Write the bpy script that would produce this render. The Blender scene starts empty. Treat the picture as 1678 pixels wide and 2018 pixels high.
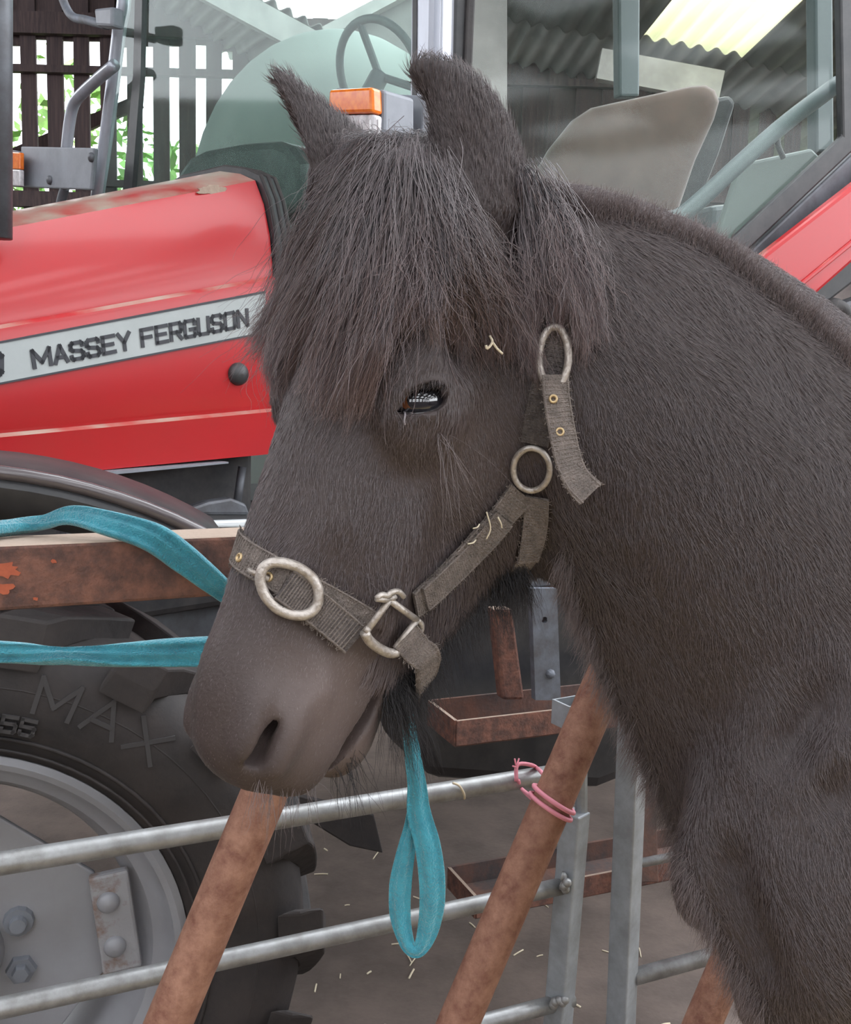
import bpy, bmesh, math, random
import numpy as np
from mathutils import Vector, Matrix
from mathutils.bvhtree import BVHTree

# ------------------------------------------------------------------ camera
scn = bpy.context.scene
COL = scn.collection
FW, FH, FPX = 1678.0, 2018.0, 2000.0
CAM = np.array([0.0, 0.0, 1.63])
PITCH, ROLL = math.radians(7.2), 0.027
_r0 = np.array([1.0, 0, 0]); _u0 = np.array([0, math.sin(PITCH), math.cos(PITCH)])
CF = np.array([0, math.cos(PITCH), -math.sin(PITCH)])
CR = math.cos(ROLL) * _r0 + math.sin(ROLL) * _u0
CU = -math.sin(ROLL) * _r0 + math.cos(ROLL) * _u0
cam_data = bpy.data.cameras.new('camera')
cam = bpy.data.objects.new('camera', cam_data); COL.objects.link(cam)
cam_data.sensor_fit = 'VERTICAL'; cam_data.sensor_height = 24.0
cam_data.lens = 24.0 * FPX / FH
cam_data.clip_start = 0.02; cam_data.clip_end = 400
cam.matrix_world = Matrix(((CR[0], CU[0], -CF[0], CAM[0]), (CR[1], CU[1], -CF[1], CAM[1]), (CR[2], CU[2], -CF[2], CAM[2]), (0, 0, 0, 1)))
scn.camera = cam

# ------------------------------------------------------------------ sky, exposure
world = bpy.data.worlds.new('overcast'); scn.world = world; world.use_nodes = True
_bg = world.node_tree.nodes['Background']
_bg.inputs[0].default_value = (0.93, 0.96, 1.0, 1); _bg.inputs[1].default_value = 2.4
scn.view_settings.view_transform = 'Standard'; scn.view_settings.look = 'None'
scn.view_settings.gamma = 1.0; scn.view_settings.use_curve_mapping = False
scn.view_settings.exposure = 1.42

random.seed(7); RNG = np.random.default_rng(11)

# ------------------------------------------------------------------ small maths
def V(*a): return np.array(a, float)
def nrm(v):
    v = np.asarray(v, float); return v / (np.linalg.norm(v) + 1e-12)
def rdir(px, py): return CF + (px - FW / 2) / FPX * CR - (py - FH / 2) / FPX * CU
def at(px, py, d): return CAM + d * rdir(px, py)          # d = distance along the optical axis
def hit(px, py, P0, N):
    r = rdir(px, py); return CAM + r * (np.dot(np.asarray(P0) - CAM, N) / np.dot(r, N))
def proj(P):
    q = np.asarray(P, float) - CAM; z = q @ CF
    return FW / 2 + FPX * (q @ CR) / z, FH / 2 - FPX * (q @ CU) / z
def smooth_path(pts, n):
    """Catmull-Rom through the points, n samples."""
    p = np.asarray(pts, float); p = np.vstack([2 * p[0] - p[1], p, 2 * p[-1] - p[-2]])
    m = len(p) - 3; out = []
    for t in np.linspace(0, m - 1e-6, n):
        i = int(t); t -= i; a, b, c, d = p[i:i + 4]
        out.append(.5 * ((2 * b) + (c - a) * t + (2 * a - 5 * b + 4 * c - d) * t * t + (3 * b - a - 3 * c + d) * t ** 3))
    return np.array(out)

# ------------------------------------------------------------------ materials
MATS = {}
def mat(name, col, rough=.6, metal=0.0, spec=.5, var=None, vscale=20, bump=0, bscale=80, coat=0, stops=None, sheen=0, detail=6, alpha_stretch=None):
    """Principled material; var = second colour mixed by noise."""
    m = bpy.data.materials.new(name); m.use_nodes = True
    nt = m.node_tree; b = nt.nodes['Principled BSDF']
    b.inputs['Base Color'].default_value = (*col, 1); b.inputs['Roughness'].default_value = rough
    b.inputs['Metallic'].default_value = metal; b.inputs['Specular IOR Level'].default_value = spec
    b.inputs['Coat Weight'].default_value = coat; b.inputs['Coat Roughness'].default_value = .12
    b.inputs['Sheen Weight'].default_value = sheen
    if var is not None or bump:
        tc = nt.nodes.new('ShaderNodeTexCoord'); src = tc.outputs['Object']
        if alpha_stretch:
            mp = nt.nodes.new('ShaderNodeMapping'); mp.inputs['Scale'].default_value = alpha_stretch
            nt.links.new(src, mp.inputs[0]); src = mp.outputs[0]
    if var is not None:
        nz = nt.nodes.new('ShaderNodeTexNoise'); nz.inputs['Scale'].default_value = vscale; nz.inputs['Detail'].default_value = detail
        nz.inputs['Roughness'].default_value = .65
        nt.links.new(src, nz.inputs['Vector'])
        rp = nt.nodes.new('ShaderNodeValToRGB'); lo, hi = stops or (.35, .65)
        rp.color_ramp.elements[0].position = lo; rp.color_ramp.elements[1].position = hi
        rp.color_ramp.elements[0].color = (*col, 1); rp.color_ramp.elements[1].color = (*var, 1)
        nt.links.new(nz.outputs['Fac'], rp.inputs[0]); nt.links.new(rp.outputs[0], b.inputs['Base Color'])
    if bump:
        nb = nt.nodes.new('ShaderNodeTexNoise'); nb.inputs['Scale'].default_value = bscale; nb.inputs['Detail'].default_value = 5
        nt.links.new(src, nb.inputs['Vector'])
        bp = nt.nodes.new('ShaderNodeBump'); bp.inputs['Strength'].default_value = bump; bp.inputs['Distance'].default_value = .004
        nt.links.new(nb.outputs['Fac'], bp.inputs['Height']); nt.links.new(bp.outputs[0], b.inputs['Normal'])
    MATS[name] = m; return m

# ------------------------------------------------------------------ mesh building
class MB:
    """collects shapes in world coordinates; build() links them as one mesh object"""
    def __init__(s): s.v = []; s.f = []; s.n = 0
    def add(s, verts, faces):
        s.v.append(np.asarray(verts, float)); s.f += [tuple(i + s.n for i in f) for f in faces]; s.n += len(verts); return s
    def box(s, c, size, ax=None):
        A = np.eye(3) if ax is None else np.array([nrm(a) for a in ax])
        h = np.asarray(size, float) / 2
        vs = [np.asarray(c) + (x * h[0]) * A[0] + (y * h[1]) * A[1] + (z * h[2]) * A[2] for x in (-1, 1) for y in (-1, 1) for z in (-1, 1)]
        return s.add(vs, [(0, 1, 3, 2), (4, 6, 7, 5), (0, 4, 5, 1), (2, 3, 7, 6), (0, 2, 6, 4), (1, 5, 7, 3)])
    def prism(s, poly, off):
        """polygon (3D points) extruded by the vector off"""
        p = [np.asarray(q, float) for q in poly]; n = len(p); off = np.asarray(off, float)
        return s.add(p + [q + off for q in p], [tuple(range(n))[::-1], tuple(range(n, 2 * n))] + [(i, (i + 1) % n, (i + 1) % n + n, i + n) for i in range(n)])
    def tube(s, pts, r, seg=12, closed=False, cap=True):
        p = np.asarray(pts, float); n = len(p); r = np.broadcast_to(np.asarray(r, float), (n,))
        if closed: t = np.roll(p, -1, 0) - np.roll(p, 1, 0)
        else: t = np.gradient(p, axis=0)
        t /= np.linalg.norm(t, axis=1)[:, None] + 1e-12
        a = np.cross(t[0], [0, 0, 1.0]); a = a if np.linalg.norm(a) > .05 else np.cross(t[0], [1.0, 0, 0]); a = nrm(a)
        vs = []
        for i in range(n):
            a = nrm(a - t[i] * np.dot(a, t[i])); b = np.cross(t[i], a)
            for k in range(seg):
                w = 2 * math.pi * k / seg; vs.append(p[i] + r[i] * (math.cos(w) * a + math.sin(w) * b))
        fs = [(i * seg + k, i * seg + (k + 1) % seg, (i + 1) % n * seg + (k + 1) % seg, (i + 1) % n * seg + k) for i in range(n if closed else n - 1) for k in range(seg)]
        if cap and not closed: fs += [tuple(range(seg))[::-1], tuple((n - 1) * seg + k for k in range(seg))]
        return s.add(vs, fs)
    def strap(s, pts, nors, width, thick, lift=0, wave=0):
        """flat webbing along pts, nors = outward normals"""
        p = np.asarray(pts, float); n = len(p); width = np.broadcast_to(np.asarray(width, float), (n,))
        t = np.gradient(p, axis=0); t /= np.linalg.norm(t, axis=1)[:, None] + 1e-12
        vs = []
        for i in range(n):
            N = np.asarray(nors[i], float); N = nrm(N - t[i] * np.dot(N, t[i])); sd = np.cross(t[i], N)
            o = p[i] + N * (lift + wave * math.sin(i * 1.7))
            w = width[i] / 2
            for x, y in ((-w, 0), (w, 0), (w, thick), (w * .5, thick * 1.15), (-w * .5, thick * 1.15), (-w, thick)):
                vs.append(o + sd * x + N * y)
        fs = [(i * 6 + k, i * 6 + (k + 1) % 6, (i + 1) * 6 + (k + 1) % 6, (i + 1) * 6 + k) for i in range(n - 1) for k in range(6)]
        fs += [tuple(range(6))[::-1], tuple((n - 1) * 6 + k for k in range(6))]
        return s.add(vs, fs)
    def lathe(s, c, axis, prof, seg=48, a0=0, a1=2 * math.pi, ref=None, cap=False):
        """prof = [(radius, height along axis)]"""
        ax = nrm(axis); ref = nrm(np.cross(ax, [0, 0, 1.0]) if ref is None else ref); b = np.cross(ax, ref)
        full = abs(a1 - a0 - 2 * math.pi) < 1e-6; m = seg if full else seg + 1; k = len(prof)
        vs = []
        for i in range(m):
            w = a0 + (a1 - a0) * i / seg
            for r, h in prof: vs.append(np.asarray(c) + ax * h + r * (math.cos(w) * ref + math.sin(w) * b))
        fs = [(i * k + j, i * k + j + 1, (i + 1) % m * k + j + 1, (i + 1) % m * k + j) for i in range(m if full else m - 1) for j in range(k - 1)]
        return s.add(vs, fs)
    def dome(s, c, axis, r, h, seg=14):
        pr = [(r * math.cos(t), h * math.sin(t)) for t in np.linspace(0, math.pi / 2 * .98, 6)]
        return s.lathe(c, axis, [(r, -h * .3)] + pr, seg)
    def loft(s, rings, cap=True, closed=True):
        n = len(rings[0]); base = [np.asarray(q, float) for r in rings for q in r]
        e = n if closed else n - 1
        fs = [(i * n + k, i * n + (k + 1) % n, (i + 1) * n + (k + 1) % n, (i + 1) * n + k) for i in range(len(rings) - 1) for k in range(e)]
        if cap and closed: fs += [tuple(range(n))[::-1], tuple((len(rings) - 1) * n + k for k in range(n))]
        return s.add(base, fs)
    def mesh(s, name, off=(0, 0, 0)):
        me = bpy.data.meshes.new(name); v = np.vstack(s.v) - np.asarray(off)
        me.from_pydata([tuple(q) for q in v], [], s.f); me.update()
        bm = bmesh.new(); bm.from_mesh(me); bmesh.ops.recalc_face_normals(bm, faces=bm.faces); bm.to_mesh(me); bm.free()
        return me
    def build(s, name, material, parent=None, smooth=False, bevel=0, auto=None, thin=0, props=None):
        off = root_loc(parent)
        o = bpy.data.objects.new(name, s.mesh(name, off)); COL.objects.link(o)
        return finish(o, material, parent, smooth, bevel, auto, thin)
def finish(o, material, parent=None, smooth=False, bevel=0, auto=None, thin=0):
    if material is not None: o.data.materials.append(MATS[material] if isinstance(material, str) else material)
    if parent is not None: o.parent = parent
    if smooth:
        o.data.polygons.foreach_set('use_smooth', [True] * len(o.data.polygons))
        if auto is not None:
            o.data.set_sharp_from_angle(angle=math.radians(auto))
    if thin:
        md = o.modifiers.new('thickness', 'SOLIDIFY'); md.thickness = thin; md.offset = 0
    if bevel:
        md = o.modifiers.new('bevel', 'BEVEL'); md.width = bevel; md.segments = 2; md.limit_method = 'ANGLE'; md.angle_limit = math.radians(40)
    return o
def root_loc(o):
    p = np.zeros(3)
    while o is not None: p += np.array(o.location); o = o.parent
    return p
def thing(name, label, cat, loc=(0, 0, 0), group=None):
    o = bpy.data.objects.new(name, None); COL.objects.link(o); o.location = loc; o.empty_display_size = .1
    return tag(o, label, cat, group)
def tag(o, label=None, cat=None, group=None, kind=None):
    if label: o['label'] = label
    if cat: o['category'] = cat
    if group: o['group'] = group
    if kind: o['kind'] = kind
    return o
def copy_piece(src, parent, matrix):
    """a linked copy of a piece placed by a world matrix under parent"""
    c = src.copy(); COL.objects.link(c); c.parent = parent
    c.matrix_local = Matrix.Translation(Vector(-root_loc(parent))) @ matrix; return c
def M4(ax, loc):
    A = [nrm(a) for a in ax]
    return Matrix(((A[0][0], A[1][0], A[2][0], loc[0]), (A[0][1], A[1][1], A[2][1], loc[1]), (A[0][2], A[1][2], A[2][2], loc[2]), (0, 0, 0, 1)))
# ------------------------------------------------------------------ materials used
mat('coat', (.045, .034, .034), .50, spec=.3, var=(.06, .045, .043), vscale=7, bump=.25, bscale=260)
mat('hoof', (.05, .045, .04), .5)
mat('concrete', (.150, .115, .100), .9, var=(.092, .071, .062), vscale=4.5, bump=.6, bscale=60)
mat('bedding', (.42, .33, .18), .95, var=(.25, .18, .09), vscale=30, bump=1, bscale=90)
mat('board', (.075, .048, .046), .85, var=(.035, .024, .026), vscale=9, alpha_stretch=(6, 6, .6), bump=.3)
mat('wall_concrete', (.20, .17, .16), .9, var=(.12, .10, .10), vscale=4)
mat('roof_sheet', (.24, .23, .22), .8, var=(.15, .145, .14), vscale=2.2)
mat('beam', (.42, .41, .39), .7, var=(.30, .29, .28), vscale=5)
mat('leaf', (.13, .30, .06), .6, var=(.30, .48, .14), vscale=2.5)
mat('grass', (.16, .26, .07), .9)
mat('red', (.45, .010, .015), .38, spec=.45, coat=.25, var=(.40, .014, .018), vscale=1.4)
mat('stripe', (.40, .43, .43), .5, var=(.35, .38, .38), vscale=6)
mat('decal', (.03, .032, .04), .5)
mat('black_plastic', (.022, .023, .027), .45, var=(.045, .044, .046), vscale=12)
mat('rubber', (.022, .020, .021), .7, var=(.045, .037, .036), vscale=7, bump=.3, bscale=60)
mat('rubber_letter', (.050, .047, .049), .65)
mat('silver_rim', (.36, .37, .40), .45, metal=.15, var=(.30, .30, .32), vscale=3, bump=.05)
mat('rim_rust', (.35, .35, .37), .55, var=(.20, .11, .07), vscale=11, stops=(.52, .66), bump=.3)
mat('grey_paint', (.22, .235, .27), .5, var=(.17, .18, .205), vscale=9)
mat('pillar', (.40, .42, .48), .30, metal=.35, var=(.33, .34, .38), vscale=20, alpha_stretch=(1, 1, .1))
mat('steel_dark', (.14, .15, .17), .5, metal=.3, var=(.09, .09, .10), vscale=14)
mat('steel_blue', (.17, .19, .23), .6, metal=.2, var=(.10, .10, .11), vscale=16, bump=.2)
mat('rust', (.23, .105, .075), .85, var=(.10, .055, .047), vscale=36, bump=.5, bscale=140, stops=(.38, .62))
mat('rust_pipe', (.40, .21, .145), .66, var=(.20, .082, .055), vscale=40, bump=.35, bscale=170, stops=(.35, .68))
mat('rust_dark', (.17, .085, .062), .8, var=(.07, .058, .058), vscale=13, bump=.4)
mat('galvanised', (.42, .43, .44), .42, metal=.5, var=(.27, .27, .265), vscale=26, bump=.12, bscale=70)
mat('galvanised_box', (.44, .48, .52), .5, metal=.3, var=(.31, .33, .35), vscale=18, bump=.1)
mat('rope', (.055, .36, .45), .95, var=(.035, .26, .34), vscale=55, bump=.9, bscale=420, sheen=.5)
mat('twine', (.80, .30, .38), .7)
mat('webbing', (.27, .225, .20), .92, var=(.17, .142, .128), vscale=90, bump=1.0, bscale=600)
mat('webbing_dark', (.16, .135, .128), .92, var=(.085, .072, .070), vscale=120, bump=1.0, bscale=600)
mat('halter_steel', (.56, .51, .47), .42, metal=.55, var=(.30, .25, .21), vscale=90, stops=(.42, .68), bump=.3, bscale=300)
mat('brass', (.56, .42, .24), .35, metal=.7)
mat('seat_fabric', (.165, .112, .094), .95, var=(.125, .085, .072), vscale=10, sheen=.3)
mat('cab_trim', (.075, .10, .105), .5)
mat('cab_panel', (.20, .24, .23), .6)
mat('amber', (.85, .22, .02), .18, coat=.5, var=(.70, .13, .01), vscale=60)
mat('lens_clear', (.70, .68, .70), .15, coat=.5, var=(.45, .43, .45), vscale=50)
mat('straw', (.75, .66, .50), .8)
mat('white_metal', (.75, .78, .80), .4)
mat('engine', (.022, .022, .026), .6, var=(.06, .055, .055), vscale=9)
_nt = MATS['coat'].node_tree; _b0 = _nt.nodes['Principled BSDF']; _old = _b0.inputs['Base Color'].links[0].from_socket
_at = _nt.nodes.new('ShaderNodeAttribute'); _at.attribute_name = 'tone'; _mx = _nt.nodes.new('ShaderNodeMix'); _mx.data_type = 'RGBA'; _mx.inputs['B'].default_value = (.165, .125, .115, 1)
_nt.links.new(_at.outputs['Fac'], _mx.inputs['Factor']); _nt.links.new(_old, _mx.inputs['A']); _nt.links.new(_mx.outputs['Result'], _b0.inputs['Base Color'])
def glass_mat(name, tint, dust, dcol, ior=1.28):
    m = bpy.data.materials.new(name); m.use_nodes = True; nt = m.node_tree; nt.nodes.clear()
    out = nt.nodes.new('ShaderNodeOutputMaterial'); tr = nt.nodes.new('ShaderNodeBsdfTransparent'); tr.inputs[0].default_value = (*tint, 1)
    gl = nt.nodes.new('ShaderNodeBsdfGlossy'); gl.inputs['Roughness'].default_value = .06; gl.inputs['Color'].default_value = (.9, .95, .95, 1)
    df = nt.nodes.new('ShaderNodeBsdfDiffuse'); df.inputs[0].default_value = (*dcol, 1)
    fr = nt.nodes.new('ShaderNodeFresnel'); fr.inputs[0].default_value = ior
    tc = nt.nodes.new('ShaderNodeTexCoord'); mp = nt.nodes.new('ShaderNodeMapping'); mp.inputs['Scale'].default_value = (5, 5, 1.2)
    nz = nt.nodes.new('ShaderNodeTexNoise'); nz.inputs['Scale'].default_value = 2.5; nz.inputs['Detail'].default_value = 6
    nt.links.new(tc.outputs['Object'], mp.inputs[0]); nt.links.new(mp.outputs[0], nz.inputs['Vector'])
    mr = nt.nodes.new('ShaderNodeMapRange'); mr.inputs[1].default_value = .3; mr.inputs[2].default_value = .75; mr.inputs[3].default_value = dust * .55; mr.inputs[4].default_value = dust * 1.5
    nt.links.new(nz.outputs['Fac'], mr.inputs[0])
    ge = nt.nodes.new('ShaderNodeNewGeometry'); iv = nt.nodes.new('ShaderNodeMath'); iv.operation = 'MULTIPLY_ADD'; iv.inputs[1].default_value = -1; iv.inputs[2].default_value = 1
    nt.links.new(ge.outputs['Backfacing'], iv.inputs[0]); fm = nt.nodes.new('ShaderNodeMath'); fm.operation = 'MULTIPLY'; fm.use_clamp = True
    nt.links.new(fr.outputs[0], fm.inputs[0]); nt.links.new(iv.outputs[0], fm.inputs[1])
    m1 = nt.nodes.new('ShaderNodeMixShader'); m2 = nt.nodes.new('ShaderNodeMixShader')
    nt.links.new(mr.outputs[0], m1.inputs[0]); nt.links.new(tr.outputs[0], m1.inputs[1]); nt.links.new(df.outputs[0], m1.inputs[2])
    nt.links.new(fm.outputs[0], m2.inputs[0]); nt.links.new(m1.outputs[0], m2.inputs[1]); nt.links.new(gl.outputs[0], m2.inputs[2])
    nt.links.new(m2.outputs[0], out.inputs[0]); MATS[name] = m
glass_mat('cab_glass', (.80, .90, .87), .06, (.42, .52, .48)); glass_mat('door_glass', (.955, .98, .965), .02, (.42, .52, .48))
def skylight_mat():
    m = bpy.data.materials.new('skylight'); m.use_nodes = True; nt = m.node_tree; nt.nodes.clear()
    out = nt.nodes.new('ShaderNodeOutputMaterial'); a = nt.nodes.new('ShaderNodeBsdfTranslucent'); a.inputs[0].default_value = (.93, .93, .72, 1)
    d = nt.nodes.new('ShaderNodeBsdfDiffuse'); d.inputs[0].default_value = (.75, .74, .58, 1)
    x = nt.nodes.new('ShaderNodeMixShader'); x.inputs[0].default_value = .25
    nt.links.new(a.outputs[0], x.inputs[1]); nt.links.new(d.outputs[0], x.inputs[2]); nt.links.new(x.outputs[0], out.inputs[0]); MATS['skylight'] = m
skylight_mat()

# ================================================================== SETTING
floor = MB().box((0, 3, -.13), (24, 20, .1)).build('floor', 'concrete'); tag(floor, kind='structure')
tag(floor, 'dusty brown concrete yard floor strewn with bits of straw')
# slatted rear wall: each board its own piece
WY = 8.3
wall = MB().box((0, WY + .02, 1.45), (13, .18, 2.9)).build('wall_back', 'wall_concrete'); tag(wall, kind='structure')
PITCH_B = .207; X0 = at(53, 140, WY)[0]
bd = bpy.data.meshes.new('board')
_b = MB().box((0, 0, 0), (.122, .025, 1.0)).mesh('board')
_b.materials.append(MATS['board'])
ZS0, ZS1 = at(60, 392, WY)[2], at(60, 112, WY)[2]
def board(x, z0, z1, y, w=1.0):
    o = bpy.data.objects.new('board', _b); COL.objects.link(o); o.parent = wall
    o.location = (x, y + random.uniform(-.006, .006), (z0 + z1) / 2); o.scale = (w * random.uniform(.95, 1.06), 1, z1 - z0); return o
for i in range(-16, 44):
    x = X0 - .045 + i * PITCH_B
    top = 4.42 if -1.75 < x < .3 else 5.35
    board(x, 2.88, top, WY)
    shut = at(480, 200, WY)[0] < x < at(1395, 200, WY)[0]
    board(x + PITCH_B / 2, 2.88 if shut else ZS1 + random.uniform(-.03, .03), top, WY + .03, 1.0)
for z, h in ((at(60, 165, WY)[2], .055), (ZS1 + .12, .16), (ZS0 - .05, .12), (at(60, 376, WY)[2] + .02, .05)):
    MB().box((1, WY - .045, z), (11, .06, h)).build('rail', 'board', wall)
p0, p1 = at(15, 312, WY - .1), at(225, 222, WY - .1)
MB().box((p0 + p1) / 2, (np.linalg.norm(p1 - p0) * 1.5, .05, .10), [p1 - p0, (0, 1, 0), np.cross(p1 - p0, (0, 1, 0))]).build('brace', 'board', wall)
# roofs: corrugated sheets
roof = MB().box((-3.6, 5.2, 5.42), (6.0, 7.0, .05)).build('ceiling', 'roof_sheet'); tag(roof, kind='structure')
def sheets(P, e1, e2, s0, s1, t0, t1, waves, skip=lambda s: False, material='roof_sheet', name='roof_sheet', drop=0):
    nn = nrm(np.cross(e1, e2))
    for s in range(s0, s1):
        if skip(s): continue
        m = MB(); n = waves * 8; rows = []
        for t in np.linspace(t0, t1, 3):
            rows.append([P + e1 * (s + .0 + 1.02 * k / n) + e2 * t + nn * (.022 * math.cos(2 * math.pi * waves * k / n) + .004 * (s % 2) + drop) for k in range(n + 1)])
        m.loft(rows, closed=False).build(name, material, roof, smooth=True, thin=.006)
Q1, Q2, Q3 = at(1250, 80, 7.3), at(1452, 117, 7.3), at(1312, 2, 6.75)
E1, E2 = Q2 - Q1, (Q3 - Q1)
sheets(Q1, E1, E2, -2, 6, -3.2, .12, 6)
sheets(Q1, E1, E2, -2, 6, 0, 3.4, 6, skip=lambda s: s == 0, drop=.01)
sheets(Q1, E1, E2, 0, 1, 0, 3.4, 6, material='skylight', name='skylight_sheet', drop=-.012)
A1, A2 = at(505, -8, 6.3), at(652, 70, 6.3)
Ea = (A2 - A1); Eb = at(455, 112, 8.2) - at(578, 31, 6.3)
sheets(A1, Ea, Eb, -2, 1, -.02, 1.0, 5)
m = MB(); m.prism([at(648, 62, 6.4), at(800, -14, 6.4), at(1000, -40, 6.6), at(1000, 330, 6.6), at(640, 330, 6.4)], V(0, .04, 0)); m.build('roof_sheet', 'roof_sheet', roof)
for p0, p1, d, w in (((395, -30), (850, 215), 6.1, .075), ((640, 68), (810, -22), 6.35, .035), ((1180, 128), (1420, 172), 7.0, .10)):
    a, b = at(*p0, d), at(*p1, d); MB().box((a + b) / 2, (np.linalg.norm(b - a), .08, w * 2), [b - a, (0, 1, 0), np.cross(b - a, (0, 1, 0))]).build('purlin', 'beam', roof)
# roof over the pony's side: solid panels with rows of open rooflights; low wall and posts behind
ZR = 4.4
ys_ = [-6.2, -4.9, -3.5, -2.6, -1.2, -.3, 1.1, 1.9]
for i in range(0, len(ys_) - 1):
    y0, y1 = ys_[i], ys_[i + 1]
    if i % 2 == 0: MB().box((0, (y0 + y1) / 2, ZR), (16, y1 - y0, .05)).build('roof_panel', 'roof_sheet', roof)
    else:
        for k in range(-5, 6): MB().box((k * 1.6, (y0 + y1) / 2, ZR), (.80, y1 - y0, .05)).build('roof_panel', 'roof_sheet', roof)
wf = MB().box((0, -6.25, 1.15), (16, .12, 2.46)).build('wall_front', 'wall_concrete'); tag(wf, kind='structure')
for k in range(-5, 6): MB().box((k * 1.55 + .3, -6.25, 3.3), (.55, .10, 1.9)).build('post', 'board', wf)
MB().box((0, -6.25, 3.05), (16, .08, .25)).build('rail', 'board', wf); MB().box((0, -6.25, 4.2), (16, .1, .5)).build('lintel', 'board', wf)
wl = MB().box((-8.05, 1, 2.2), (.1, 15, 4.5)).build('wall_left', 'wall_concrete'); tag(wl, kind='structure')
wr_ = MB().box((8.05, 1, 1.3), (.1, 15, 2.7)).build('wall_right_light_block', 'wall_concrete'); tag(wr_, kind='structure')  # unseen wall, added to cut the light from the open right side
# standing under the pony
bedm = MB()
g = 26; xs = np.linspace(-2.6, 4.2, g); ys = np.linspace(-2.2, 1.62, g)
vv = [(x, min(y, 1.02 + .36 * (x + .4)) if i == g - 1 else y, .20 + .012 * math.sin(9 * x) * math.cos(8 * y)) for i, y in enumerate(ys) for x in xs]
barn_side = lambda x: .96 + .487 * (x + .46)
vv = []
for i in range(g):
    for x in xs:
        y = -2.2 + (barn_side(x) + 2.2) * i / (g - 1); vv.append((x, y, .20 + .010 * math.sin(9 * x) * math.cos(8 * y)))
ff = [(i * g + k, i * g + k + 1, (i + 1) * g + k + 1, (i + 1) * g + k) for i in range(g - 1) for k in range(g - 1)]
n0 = len(vv); vv += [(x, y, -.08) for x, y, z in vv]; ff += [tuple(q + n0 for q in f[::-1]) for f in ff]
rim = [k for k in range(g)] + [i * g + g - 1 for i in range(1, g)] + [(g - 1) * g + k for k in range(g - 2, -1, -1)] + [i * g for i in range(g - 2, 0, -1)]
ff += [(rim[i], rim[(i + 1) % len(rim)], rim[(i + 1) % len(rim)] + n0, rim[i] + n0) for i in range(len(rim))]
b_ = MB().add(vv, ff).build('straw_bed', 'bedding'); tag(b_, 'deep straw bedding that the pony stands on', 'bedding', kind='stuff')
# pale dome added as stand-in for an unidentified shape in the windscreen
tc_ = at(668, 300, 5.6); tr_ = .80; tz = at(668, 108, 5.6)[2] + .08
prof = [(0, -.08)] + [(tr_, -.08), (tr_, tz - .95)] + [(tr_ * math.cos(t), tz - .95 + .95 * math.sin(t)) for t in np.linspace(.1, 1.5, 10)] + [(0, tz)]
pale_dome = MB().lathe((tc_[0], tc_[1], 0), (0, 0, 1), prof, 48, ref=(1, 0, 0)).build('added_pale_dome', mat('dome_pale_green', (.19, .22, .20), .65, var=(.16, .19, .175), vscale=3), smooth=True, auto=50)
tag(pale_dome, 'pale green dome added for an unidentified shape behind the tractor windscreen', 'pale_dome')
# outside: ground and hedge beyond the slatted wall
gr = MB().box((0, 34, -.14), (90, 42, .1)).build('ground', 'grass'); tag(gr, kind='structure')
hv = []; hf = []; 
for k in range(9000):
    c = V(RNG.uniform(-7, 7), 11.2 + RNG.normal() * .5, 0); hmax = 4.15 + .4 * math.sin(c[0] * 1.3) + .3 * math.sin(c[0] * 3.1 + 1)
    c[2] = hmax * math.sqrt(RNG.uniform(.03, 1)); a = nrm(RNG.normal(size=3)); b = nrm(np.cross(a, RNG.normal(size=3))); s = RNG.uniform(.06, .12)
    i = len(hv); hv += [c - a * s, c + b * s * .45, c + a * s, c - b * s * .45]; hf.append((i, i + 1, i + 2, i + 3))
hedge = MB().add(hv, hf).build('hedge', 'leaf'); tag(hedge, 'green leafy hedge outside, seen through the gaps of the slatted wall', 'hedge')
# ================================================================== TRACTOR
TF, TN, TB = nrm(V(-1, -1, 0)), nrm(V(1, -1, 0)), nrm(V(1, 1, 0))       # forward, near side, back
WC = at(-86, 1850, 1.9)                                                  # front wheel centre
AX = WC - .75 * TN; AX[2] = 0
tractor = thing('tractor', 'red farm tractor with sloping bonnet and glazed cab parked behind the gate', 'tractor', AX)
def lat(v): return (AX + v * TN, TN)
def onp(pl, *pts): return [hit(px, py, *pl) for px, py in pts]
def loc(P): q = np.asarray(P) - AX; return q @ TB, q @ TN, q[2]
def T3(s, l, z): return AX + s * TB + l * TN + V(0, 0, z)
# ---- bonnet: creased cross-section lofted from the cab to the nose
BL = .38
LINES = [(.375, (520, 896), (150, 931)), (.382, (520, 822), (0, 872)), (.384, (520, 813), (0, 862)), (.366, (520, 806), (0, 854)), (.372, (520, 795), (0, 842)),
         (.374, (520, 660), (0, 757)), (.370, (530, 560), (0, 657)), (.368, (530, 552), (0, 648)), (.352, (530, 545), (0, 640)), (.352, (530, 532), (0, 628)),
         (.338, (530, 465), (0, 562)), (.310, (532, 400), (0, 500)), (.270, (533, 350), (0, 452)), (.20, (534, 331), (0, 433)), (.10, (534, 318), (0, 420))]
def line_z(ln, s):
    v, a, b = ln; A = loc(hit(*a, *lat(v))); B = loc(hit(*b, *lat(v))); t = (s - A[0]) / (B[0] - A[0]); return A[2] + (B[2] - A[2]) * t
s_rear = loc(hit(545, 600, *lat(.37)))[0]; s_front = loc(hit(-330, 700, *lat(.37)))[0] - .25
rings = []
for s in np.linspace(s_rear, s_front, 15):
    near = [T3(s, ln[0], line_z(ln, s)) for ln in LINES]; far = [T3(s, -ln[0], line_z(ln, s)) for ln in LINES][::-1]
    rings.append(near + far)
bonnet = MB().loft(rings).build('bonnet', 'red', tractor, smooth=True, auto=24)
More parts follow.
